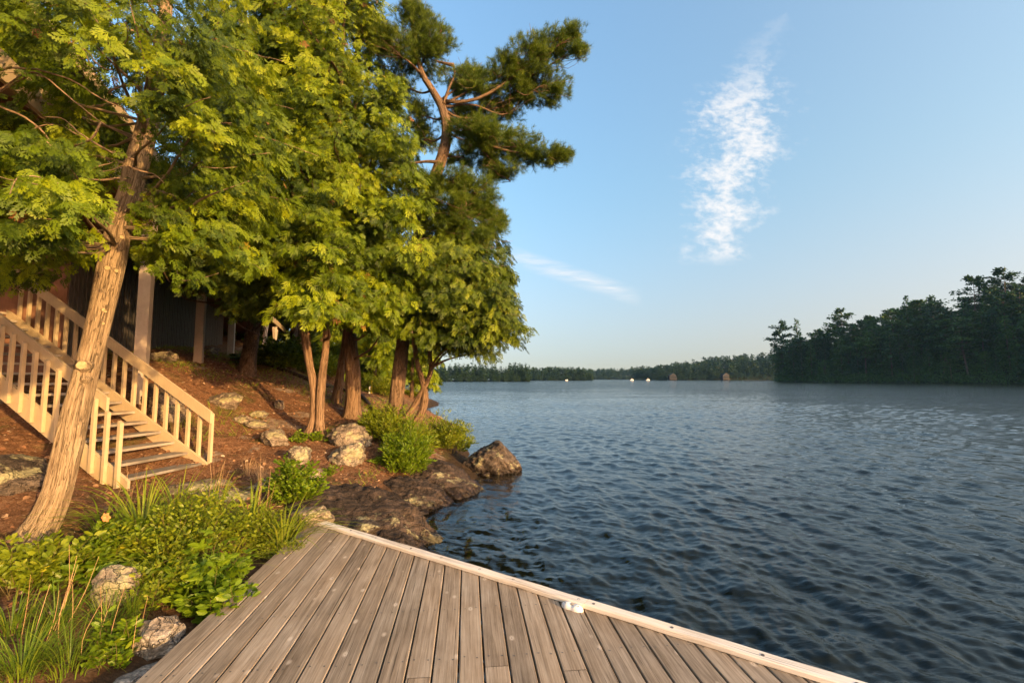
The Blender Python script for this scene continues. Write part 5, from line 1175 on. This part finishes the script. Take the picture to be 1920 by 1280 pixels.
# lily flower
fl_ = at(200, 969, 4.05); fw = empty('lily_flower', fl_); tag(fw, 'single orange lily flower in the strap leaves below the stairs', 'flower')
for k in range(6):
    a = k * pi / 3; d = np.array([cos(a), -0.35, sin(a)]); d = unit(d); K = 6; V = []
    side = unit(np.cross(d, [0, -1, 0]))
    for i_ in range(K):
        t = i_ / (K - 1); wd = 0.017 * sin(pi * min(t * .9 + .08, 1)); c_ = fl_ + d * 0.046 * t + np.array([0, 0.03 * t * t - 0.02 * t, 0]); V += [c_ - side * wd, c_ + side * wd]
    mesh('petal', V, np.array([(2 * i_, 2 * i_ + 1, 2 * i_ + 3, 2 * i_ + 2) for i_ in range(K - 1)]), M['petal'], fw, True, {'tint': np.full(2 * K, 0.5)})
sb = MB(); Q = resample(np.array([fl_, fl_ + [0.02, 0.05, -0.1], fl_ + [0.04, 0.08, -0.42]]), 8); sb.tube(Q, 0.004, 5, tint=0.4); sb.build('stem', M['grass'], fw)

# black edging, birch log, marker stakes
Q = resample(np.array([gpt(x, y, 8) + [0, 0, .05] for x, y in ((478, 683), (520, 692), (560, 707), (600, 722), (640, 733), (676, 745), (696, 768), (705, 780))]), 50)
b = MB(); b.tube(Q, 0.07, 8, bc=np.array([[0, 0, 0.0]] * (50 * 8 + 2)), rnd=0.3); tag(b.build('garden_edging', M['timber_dark'], None, True), 'curved black edging along the top of the red slope', 'edging')
bl = empty('birch_log', at(533, 690, 15.8)); tag(bl, 'white birch log leaning beside the thin dark trunk', 'log')
P, r, o = trunk(bl, [(532, 692, 10), (537, 670, 11), (545, 650, 11), (552, 640, 10)], 15.8, M['birch'], 501, seg=14, n=14, amp=0.05)
P, r, o = trunk(bl, [(556, 668, 8), (558, 656, 9), (560, 647, 8)], 15.8, M['birch'], 502, seg=14, n=10, amp=0.05, name='branch')
for (px, col, lab) in ((696, 'yellow', 'thin yellow marker stake on the bank behind the straight thick trunk'), (692, 'white', 'short white marker stake next to the yellow one')):
    p = gpt(px, 737, 12); hgt = (0.48, 0.26)[col == 'white']; b = MB(); b.tube(resample(np.array([p - [0, 0, .1], p + [0.02, 0, hgt]]), 4), 0.03, 8); tag(b.build('marker_stake', M[col]), lab, 'stake')

# litter of needles and leaves on the red slope
rs = np.random.RandomState(77); n = 60000
lx = rs.uniform(-10.5, -1.6, n); ly = rs.uniform(3.0, 17, n); lz = height(lx, ly); ok = (lz > 0.35) & ~((lx > -2.75) & (ly < 5.7)); lx, ly, lz = lx[ok], ly[ok], lz[ok]; n = len(lx)
a = rs.uniform(0, 2 * pi, n); LV = np.array([(0, 0, 0), (.5, -.09, 0), (1, 0, 0.06), (.5, .09, 0.03)]); 
ax = np.stack([np.cos(a), np.sin(a), rs.normal(size=n) * .25], -1); nr = np.array([0, 0, 1.0]) + rs.normal(size=(n, 3)) * .45
V, Fc = instance(LV, np.array([[0, 1, 2, 3]]), basis(ax, nr), np.stack([lx, ly, lz + .006], -1), rs.uniform(.03, .085, n))
m, nt = material('fallen_needles'); finish(nt, principled(nt, nt.ramp(nt.attr('tint'), [(0, (0.06, 0.03, 0.018)), (0.6, (0.18, 0.09, 0.048)), (0.93, (0.28, 0.165, 0.09)), (1, (0.48, 0.38, 0.27))]), 0.9, spec=0.1)); M['litter'] = m
o = mesh('needle_litter', V, Fc, M['litter'], attrs={'tint': np.repeat(rs.rand(n), 4)}); tag(o, 'fallen red brown needles scattered on the slope', 'needle litter', kind='stuff')

# dead leaves and sparse grass on the slope
rs = np.random.RandomState(78); n = 5200
lx = rs.uniform(-10, -1.8, n); ly = rs.uniform(2.5, 15, n); lz = height(lx, ly); ok = (lz > 0.32) & ~((lx > -2.75) & (ly < 5.7)); lx, ly, lz = lx[ok], ly[ok], lz[ok]; n = len(lx)
a = rs.uniform(0, 2 * pi, n); ax = np.stack([np.cos(a), np.sin(a), rs.normal(size=n) * .3], -1); nr = np.array([0, 0, 1.0]) + rs.normal(size=(n, 3)) * .5
V, Fc = instance(OV[0] * [1, 1.5, 1.6], OV[1], basis(ax, nr), np.stack([lx, ly, lz + .012], -1), rs.uniform(.035, .085, n))
o = mesh('dead_leaves', V, Fc, M['litter'], attrs={'tint': np.repeat(np.clip(rs.rand(n) * .6 + .4, 0, 1), len(OV[0]))}); tag(o, 'dry brown leaves lying about the slope', 'dead leaves', kind='stuff')
n = 26000; lx = rs.uniform(-11, -1.8, n); ly = rs.uniform(4.5, 19, n); pn_ = fbm(np.stack([lx * .55, ly * .55, 0 * lx], -1), 3, 31) + 0.25 * (ly > 13)
ok = pn_ > 0.22; lx, ly = lx[ok], ly[ok]; lz = height(lx, ly); ok = (lz > 0.4) & ~((lx > -2.75) & (ly < 5.7)); lx, ly, lz = lx[ok], ly[ok], lz[ok]; n = len(lx)
a = rs.uniform(0, 2 * pi, n); BV = np.array([(0, -.03, 0), (0, .03, 0), (.55, -.024, .04), (.55, .024, .04), (1, 0, -.06)]); 
ax = np.stack([np.cos(a) * .7, np.sin(a) * .7, .6 + .5 * rs.rand(n)], -1)
V, Fc = instance(BV, np.array([[0, 2, 3], [0, 3, 1], [2, 4, 3]]), basis(ax, rs.normal(size=(n, 3)) + [0, 0, .6]), np.stack([lx, ly, lz - .01], -1), rs.uniform(.06, .17, n))
o = mesh('slope_grass', V, Fc, M['grass'], attrs={'tint': np.repeat(np.clip(rs.normal(.62, .25, n), 0, 1), 5)}); tag(o, 'thin short grass in patches on the red slope', 'grass', kind='stuff')

# ------------------------------------------------------------------ far shores
def card_tree(kind, seed):
    """unit-height tree for the far shores; returns crown arrays and trunk arrays"""
    rs = np.random.RandomState(seed); pos, ax, nr, sc = [], [], [], []
    TVt = np.array([(0, 0, 0), (.5, -.30, 0), (1, 0, 0), (.5, .30, .06)]); TFt = np.array([[0, 1, 2, 3]])
    tr = MB(); bend = rs.normal(size=2) * 0.03
    tp = resample(np.array([[0, 0, -.06], [bend[0] * .5, bend[1] * .5, .4], [bend[0], bend[1], .97]]), 8); V, Fs, q = tube(tp, np.linspace(.012, .002, 8), 6); tr.add(V, Fs, bk=q)
    def axp(z): return np.array([bend[0] * z, bend[1] * z, z])
    if kind == 'spruce':
        for z in np.linspace(0.14, 0.98, 30):
            L = 0.19 * (1 - z) ** 0.8 + 0.012
            for k in range(rs.randint(5, 8)):
                a_ = rs.uniform(0, 2 * pi); l = L * rs.uniform(.55, 1.15); d = np.array([cos(a_), sin(a_), -0.25]); m_ = max(3, int(l * 100))
                for t in np.linspace(.2, 1, m_):
                    pos.append(axp(z) + d * l * t + rs.normal(size=3) * .008); ax.append(d + rs.normal(size=3) * .5); nr.append(np.array([0, 0, 1.]) + rs.normal(size=3) * .5); sc.append(rs.uniform(.028, .052))
    elif kind == 'pine':
        z0 = rs.uniform(.30, .5)
        for z in np.linspace(z0, 0.99, rs.randint(13, 18)):
            L = (0.21 * (1 - abs(z - .7) * 1.1) ) * rs.uniform(.4, 1.2) if z < .93 else .07
            for k in range(rs.randint(2, 4)):
                a_ = rs.uniform(0, 2 * pi); d = unit(np.array([cos(a_), sin(a_), rs.uniform(-.05, .35)])); tip = axp(z) + d * L
                V, Fs, q = tube(resample(np.array([axp(z), tip]), 4), np.linspace(.005, .002, 4), 4); tr.add(V, Fs, bk=q)
                m_ = int(28 + L * 190); w_ = L * .40
                c_ = axp(z)[None] + d[None] * L * rs.uniform(.35, 1.1, m_)[:, None] + rs.normal(size=(m_, 3)) * np.array([w_ * .5, w_ * .5, .010])
                pos += list(c_); ax += list(d[None] + rs.normal(size=(m_, 3)) * .7); nr += list(np.array([0, 0, 1.]) + rs.normal(size=(m_, 3)) * .5); sc += list(rs.uniform(.028, .052, m_))
    else:
        for k in range(26):
            z = rs.uniform(.25, .92); w_ = .27 * sqrt(max(0.02, 1 - ((z - .55) / .48) ** 2)); a_ = rs.uniform(0, 2 * pi); q_ = rs.uniform(.3, 1); c_ = np.array([cos(a_) * w_ * q_, sin(a_) * w_ * q_, z]); m_ = 55
            dd = unit(rs.normal(size=(m_, 3))) * rs.uniform(.5, 1, m_)[:, None] * np.array([.10, .10, .07])
            pos += list(c_ + dd); ax += list(dd * 8 + rs.normal(size=(m_, 3)) * .6); nr += list(dd * 10 + np.array([0, 0, .5]) + rs.normal(size=(m_, 3)) * .4); sc += list(rs.uniform(.026, .052, m_))
            V, Fs, q = tube(resample(np.array([axp(z * .45), c_]), 4), np.linspace(.006, .002, 4), 4); tr.add(V, Fs, bk=q)
    pos, ax, nr, sc = map(np.array, (pos, ax, nr, sc)); ax = unit(ax)
    V, Fs, T = spray_mesh(pos, ax, nr, sc, np.clip(rs.normal(.5, .22, len(pos)), 0, 1), [(TVt, TFt)], rs)
    return V, Fs, T, tr
TREE_MESH = []
for k, kind in enumerate(['spruce', 'spruce', 'spruce', 'pine', 'pine', 'pine', 'broadleaf', 'broadleaf', 'broadleaf']):
    V, Fs, T, tr = card_tree(kind, 600 + k)
    cm = mesh_data('crown', V, Fs, M['far_leaf' if kind == 'broadleaf' else 'far_conifer'], False, {'tint': T})
    tm = mesh_data('trunk', np.concatenate(tr.v), [np.concatenate(f) for f in tr.f.values()], M['bark_far'], True, {'bk': np.concatenate(tr.a['bk'])})
    TREE_MESH.append((kind, cm, tm, V, Fs, T))
def place_tree(k, loc, h, rz, label, group, wide=1.0):
    kind, cm, tm = TREE_MESH[k][:3]
    root = empty({'spruce': 'spruce_tree', 'pine': 'pine_tree', 'broadleaf': 'broadleaf_tree'}[kind], loc, rz); root.scale = (h * wide, h * wide, h); tag(root, label, 'tree', group)
    for nm, me in (('trunk', tm), ('crown', cm)):
        o = bpy.data.objects.new(nm, me); C.objects.link(o); o.parent = root
    return root
# headland on the right
SH = [np.array(q, float) for q in ((222, 345), (176, 290), (153, 266), (160, 235), (171, 200), (182, 162), (192, 130), (215, 95), (260, 70))]
def hl_height(x, y):
    """rises to the right of the shoreline"""
    ys = np.array([q[1] for q in SH][::-1]); xs = np.array([q[0] for q in SH][::-1])
    inl = x - np.interp(y, ys, xs)
    tip = np.clip((345 - y) / 60, 0, 1)
    top = np.interp(y, [90, 160, 200, 240, 266, 300, 345], [26, 25, 23, 17, 8, 4, 1])
    return np.where(inl > 0, top * (1 - np.exp(-np.maximum(inl, 0) / 26)) + 0.6 * tip * np.minimum(inl, 1), -1.5 + 0 * x + np.maximum(inl, -4) * .2)
hx = np.arange(140, 420, 4.0); hy = np.arange(60, 350, 4.0); HX, HY = np.meshgrid(hx, hy); HZ = hl_height(HX, HY) + 0.5 * fbm(np.stack([HX / 9, HY / 9, 0 * HX], -1), 3, 4)
ny_, nx_ = HX.shape; ii, jj = np.meshgrid(np.arange(ny_ - 1), np.arange(nx_ - 1), indexing='ij')
m, nt = material('forest_floor'); finish(nt, principled(nt, nt.ramp(nt.noise(nt.coord(), 0.4, 6), [(0.35, (0.012, 0.02, 0.008)), (0.65, (0.03, 0.035, 0.015))]), 0.95, spec=.05)); M['floor'] = m
o = mesh('headland', np.stack([HX, HY, HZ], -1).reshape(-1, 3), np.stack([ii * nx_ + jj, ii * nx_ + jj + 1, (ii + 1) * nx_ + jj + 1, (ii + 1) * nx_ + jj], -1).reshape(-1, 4), M['floor'], smooth=True); tag(o, kind='structure')
rs = np.random.RandomState(88); G = 'trees on the wooded headland'
LAB = {'spruce': 'dark pointed spruce in the wood on the right headland', 'pine': 'open branched dark pine in the wood on the right headland', 'broadleaf': 'round crowned green tree in the wood on the right headland'}
count = 0; placed = []
ys_ = np.array([q[1] for q in SH][::-1]); xs_ = np.array([q[0] for q in SH][::-1])
for t in range(6000):
    if count >= 285: break
    y = rs.uniform(110, 325); inl = 1.5 + 62 * rs.rand() ** 1.7; x = np.interp(y, ys_, xs_) + inl
    if y > 270 and inl > 45: continue
    if x / y * F + 960 > 2150: continue
    if any((x - a_) ** 2 + (y - b__) ** 2 < (3.6 + .05 * inl) ** 2 for a_, b__ in placed): continue
    placed.append((x, y)); count += 1
    k = rs.choice(9, p=[.17, .17, .15, .1, .1, .1, .07, .07, .07]); kind = TREE_MESH[k][0]
    h = {'spruce': rs.uniform(13, 21), 'pine': rs.uniform(17, 26), 'broadleaf': rs.uniform(12, 18)}[kind] * (0.55 if inl < 5 and rs.rand() < .45 else 1)
    place_tree(k, (x, y, float(hl_height(np.array(x), np.array(y))) - .2), h, rs.uniform(0, 6.28), LAB[kind], G, rs.uniform(1.1, 1.5))
for (px, py, D, k, lab) in ((1468, 605, 272, 3, 'slim pine at the left tip of the right headland'), (1492, 597, 268, 0, 'pointed spruce second from the headland tip, rising above its neighbours'), (1575, 582, 246, 4, 'pine with a bough reaching left above the headland canopy'), (1700, 553, 215, 2, 'single spire top midway along the headland skyline'), (1822, 520, 200, 5, 'flat topped pine left of the highest headland tree'), (1880, 507, 192, 4, 'tallest pine on the headland, near the right edge')):
    p = at(px, py, D); g = float(hl_height(np.array(p[0]), np.array(p[1]))); place_tree(k, (p[0], p[1], g - .3), p[2] - g + .3, rs.uniform(0, 6), lab, G, 1.0 if k > 2 else .8)
# undergrowth along the headland bank
pos = []; n = 6500
y = rs.uniform(100, 335, n); inl = .1 + 26 * rs.rand(n) ** 1.7; x = np.interp(y, ys_, xs_) + inl; z = hl_height(x, y) + rs.uniform(0, 3.6, n) * np.minimum(1, .35 + inl / 4)
TVt = np.array([(0, 0, 0), (.5, -.30, 0), (1, 0, 0), (.5, .30, .06)]); TFt = np.array([[0, 1, 2, 3]])
big = np.repeat(np.stack([x, y, z], -1), 14, 0) + rs.normal(size=(n * 14, 3)) * [.9, .9, .55]; N_ = len(big)
V, Fs, T = spray_mesh(big, unit(rs.normal(size=(N_, 3))), rs.normal(size=(N_, 3)) + [0, 0, .6], rs.uniform(.35, .8, N_), np.clip(rs.normal(.4, .2, N_), 0, 1), [(TVt, TFt)], rs)
o = mesh('undergrowth', V, Fs, M['far_leaf'], attrs={'tint': T}); tag(o, 'dark undergrowth along the bank of the right headland', 'undergrowth', kind='stuff')
for nm, me in (): pass
# far banks
def bank(name, label, prof, D, depth, seed, hmin=6, hmax=13, ntree=500, kinds=(0, 1, 2, 3, 4, 6, 7)):
    """prof: list of (px, top py); ground rises back from the shore, trees stand on it"""
    rs = np.random.RandomState(seed); px = np.array([q[0] for q in prof], float); tp = np.array([q[1] for q in prof], float)
    xs = (px - 960) / F * D; tops = (HORIZON - tp) / F * (D + depth * .5) + CAM[2]
    gx_ = np.linspace(xs[0], xs[-1], 60); gy_ = np.linspace(0, 1, 12); A, B = np.meshgrid(gx_, gy_)
    def gh(x, t):
        tt = np.interp(x, xs, tops); ends = np.clip(np.minimum(x - xs[0], xs[-1] - x) / (depth * .25), 0, 1)
        return np.maximum(tt - hmax * .85, .6) * np.sin(np.clip(t, 0, 1) * pi * .92 + .05) * (0.3 + .7 * ends) + .3 - 1.2 * (t < .02)
    Zs = gh(A, B); nyb, nxb = A.shape; ii, jj = np.meshgrid(np.arange(nyb - 1), np.arange(nxb - 1), indexing='ij')
    Yb = D + B * depth
    o = mesh('hill', np.stack([A, Yb, Zs], -1).reshape(-1, 3), np.stack([ii * nxb + jj, ii * nxb + jj + 1, (ii + 1) * nxb + jj + 1, (ii + 1) * nxb + jj], -1).reshape(-1, 4), M['floor'], smooth=True); tag(o, kind='structure')
    Vs, Fs, Ts, Vb, Fb, Tb = [], [], [], [], [], []; off = offb = 0
    for k in range(ntree + ntree // 2):
        low = k >= ntree
        x = rs.uniform(xs[0], xs[-1]); t = .022 + .55 * rs.rand() ** 1.15; h = (hmin + (hmax * 1.02 - hmin) * rs.rand() ** 1.5) * (.6 if t < .06 else 1); kk = rs.choice(kinds)
        if low: t = rs.uniform(0.0, .14); h = rs.uniform(3.0, 5.5); kk = rs.choice([6, 7, 8])
        kind, cm, tm, V, Fc, T = TREE_MESH[kk]
        sel = slice(None); a_ = rs.uniform(0, 6.28); Rz = np.array([[cos(a_), -sin(a_), 0], [sin(a_), cos(a_), 0], [0, 0, 1]])
        q = rs.permutation(len(Fc))[:330]; f = Fc[q]; VV = V[f.ravel()].reshape(-1, 4, 3); cc = VV.mean(1, keepdims=True); VV = cc + (VV - cc) * 1.9
        VV = VV.reshape(-1, 3) @ Rz.T * np.array([h * 1.25, h * 1.25, h]) + np.array([x, D + t * depth, float(gh(np.array(x), np.array(t + .02))) - (1.2 if low else 0)])
        ff = np.arange(len(VV)).reshape(-1, 4); TT = T[f.ravel()]
        if kind == 'broadleaf': Vb.append(VV); Fb.append(ff + offb); Tb.append(TT); offb += len(VV)
        else: Vs.append(VV); Fs.append(ff + off); Ts.append(TT); off += len(VV)
    V = np.concatenate(Vs + Vb); Fall = np.concatenate(Fs + [f + off for f in Fb]); T = np.concatenate(Ts + Tb)
    o = mesh(name, V, Fall, M['far_wood'], attrs={'tint': T}); tag(o, label, 'far wood', kind='stuff')
bank('far_wood', 'wooded point beyond the shore cedar at the left of the open water', [(700, 690), (800, 692), (900, 690), (950, 686), (975, 682), (988, 690), (994, 712)], 300, 60, 701, 7, 12, 330, (0, 1, 2, 0, 1))
bank('far_wood', 'low wooded bank across the middle of the lake', [(960, 694), (1000, 692), (1050, 690), (1085, 689), (1108, 695), (1113, 712)], 440, 80, 702, 7, 12, 330)
bank('far_wood', 'farthest blue green wood at the end of the lake', [(1080, 694), (1120, 693), (1180, 692), (1240, 693), (1290, 692)], 760, 120, 703, 10, 16, 420)
bank('far_wood', 'wooded hill rising toward the right headland', [(1218, 700), (1228, 693), (1260, 692), (1290, 684), (1330, 678), (1380, 672), (1440, 667), (1500, 664), (1560, 660), (1700, 655)], 480, 130, 704, 9, 16, 800)
# cottages, boats and floating dock across the lake
def far_cottage(px, Y, wd, ht, label, roofc='skirt_gap'):
    g = np.array([(px - 960) / F * Y, Y, 0.9]); root = empty('lake_cottage', g); tag(root, label, 'cottage')
    b = MB(); b.box(g + [0, 0, ht / 2 - 1], [wd / 2, 0, 0], [0, wd * .4, 0], [0, 0, ht / 2 + 1]); b.build('wall', M['skirt_gap'], root)
    e = wd / 2 + .5; dd = wd * .4 + .5
    b = MB(); b.add([g + q for q in (np.array([-e, -dd, ht]), np.array([e, -dd, ht]), np.array([e, dd, ht]), np.array([-e, dd, ht]), np.array([0, -dd, ht + wd * .4]), np.array([0, dd, ht + wd * .4]))], [np.array([[0, 3, 5, 4], [1, 4, 5, 2], [0, 1, 2, 3]]), np.array([[0, 4, 1], [3, 2, 5]])]); b.build('roof', M[roofc], root)
    for k in (-1, 0, 1):
        b = MB(); c_ = g + [k * wd * .3, -wd * .4 - .03, ht * .55]; b.box(c_, [wd * .1, 0, 0], [0, .04, 0], [0, 0, ht * .2]); b.build('window', M['glass'], root)
    b = MB(); b.box(g + [0, -wd * .4 - 1.5, .3], [wd * .55, 0, 0], [0, 1.4, 0], [0, 0, .12]); b.build('porch', M['skirt'], root)
far_cottage(1259, 476, 7, 3.4, 'small dark boathouse on the far shore, left of the other one'); far_cottage(1358, 474, 6.5, 4.0, 'grey boathouse with a pale porch on the far hill shore')
def boat(px, Y, L, label, cabin=True):
    g = np.array([(px - 960) / F * Y, Y, 0.0]); root = empty('motor_boat', g); tag(root, label, 'boat', 'white boats on the far water')
    n = 10; V = []
    for k in range(n + 1):
        t = k / n; x = (t - .5) * L; w_ = .38 * L * .5 * (1 - max(0, (t - .45) / .55) ** 2.2); zt = .9 + .5 * t ** 2
        V += [g + np.array(q) for q in ((x, -w_, zt * .7), (x, -w_ * .75, -.1), (x, w_ * .75, -.1), (x, w_, zt * .7))]
    i = np.arange(n)[:, None]; fs = np.concatenate([np.stack([i[:, 0] * 4 + j, i[:, 0] * 4 + (j + 1) % 4, (i[:, 0] + 1) * 4 + (j + 1) % 4, (i[:, 0] + 1) * 4 + j], -1) for j in range(4)])
    mesh('hull', V, [fs, np.array([[0, 1, 2, 3]])], M['white'], root)
    if cabin:
        b = MB(); b.hexa([g + np.array(q) for q in ((-L * .2, -.6, .9), (L * .18, -.5, .9), (-L * .2, .6, .9), (L * .18, .5, .9), (-L * .16, -.5, 1.8), (L * .05, -.45, 1.8), (-L * .16, .5, 1.8), (L * .05, .45, 1.8))]); b.build('cabin', M['white'], root)
        b = MB(); b.box(g + np.array([-L * .06, -.58, 1.4]), [L * .09, 0, 0], [0, .02, 0], [0, .03, .25]); b.build('window', M['glass'], root)
boat(1184, 420, 3.0, 'white cabin boat on the far water, left of the pair'); boat(1214, 430, 3.4, 'larger white cabin boat on the far water, right of the pair'); boat(1062, 400, 2.2, 'small white open boat before the low middle bank', False)
b = MB(); g = np.array([(1420 - 960) / F * 320, 320, .45]); fd = empty('floating_dock', g); tag(fd, 'long low floating dock reaching out from the headland tip', 'dock')
b.box(g, [10.5, 0, 0], [0, 1.4, 0], [0, 0, .16]); b.build('deck', M['post'], fd)
for k in range(7): b = MB(); b.tube(np.array([g + [k * 3.2 - 9.6, 1.2, -2.0], g + [k * 3.2 - 9.6, 1.2, .9]]), .11, 6); b.build('pile', M['timber_dark'], fd)
for k, dx in enumerate((3.0, 6.0)):
    c_ = g + np.array([dx, 0, .16]); r_ = empty('dock_chair', c_); tag(r_, ('dark chair on the floating dock, farther from the headland', 'dark chair on the floating dock, nearer the headland')[k], 'chair', 'chairs on the floating dock')
    b = MB(); b.box(c_ + [0, 0, .45], [.35, 0, 0], [0, .35, 0], [0, 0, .05]); b.build('seat', M['black'], r_)
    b = MB(); b.box(c_ + [.3, 0, .9], [.05, 0, .02], [0, .35, 0], [-.1, 0, .45]); b.build('backrest', M['black'], r_)
    for sx_ in (-.3, .3):
        for sy_ in (-.3, .3): b = MB(); b.box(c_ + [sx_, sy_, .2], [.03, 0, 0], [0, .03, 0], [0, 0, .2]); b.build('leg', M['black'], r_)

# ------------------------------------------------------------------ haze in the air
m, nt = material('pale_haze')
v = nt.n('ShaderNodeVolumePrincipled', {'Color': (0.30, 0.62, 1.0, 1), 'Density': 0.000085, 'Anisotropy': 0.0})
nt.n('ShaderNodeOutputMaterial', {'Volume': v.outputs[0]})
hb = MB(); hb.box([200, 430, 30], [900, 0, 0], [0, 620, 0], [0, 0, 36]); tag(hb.build('haze', m), kind='stuff')
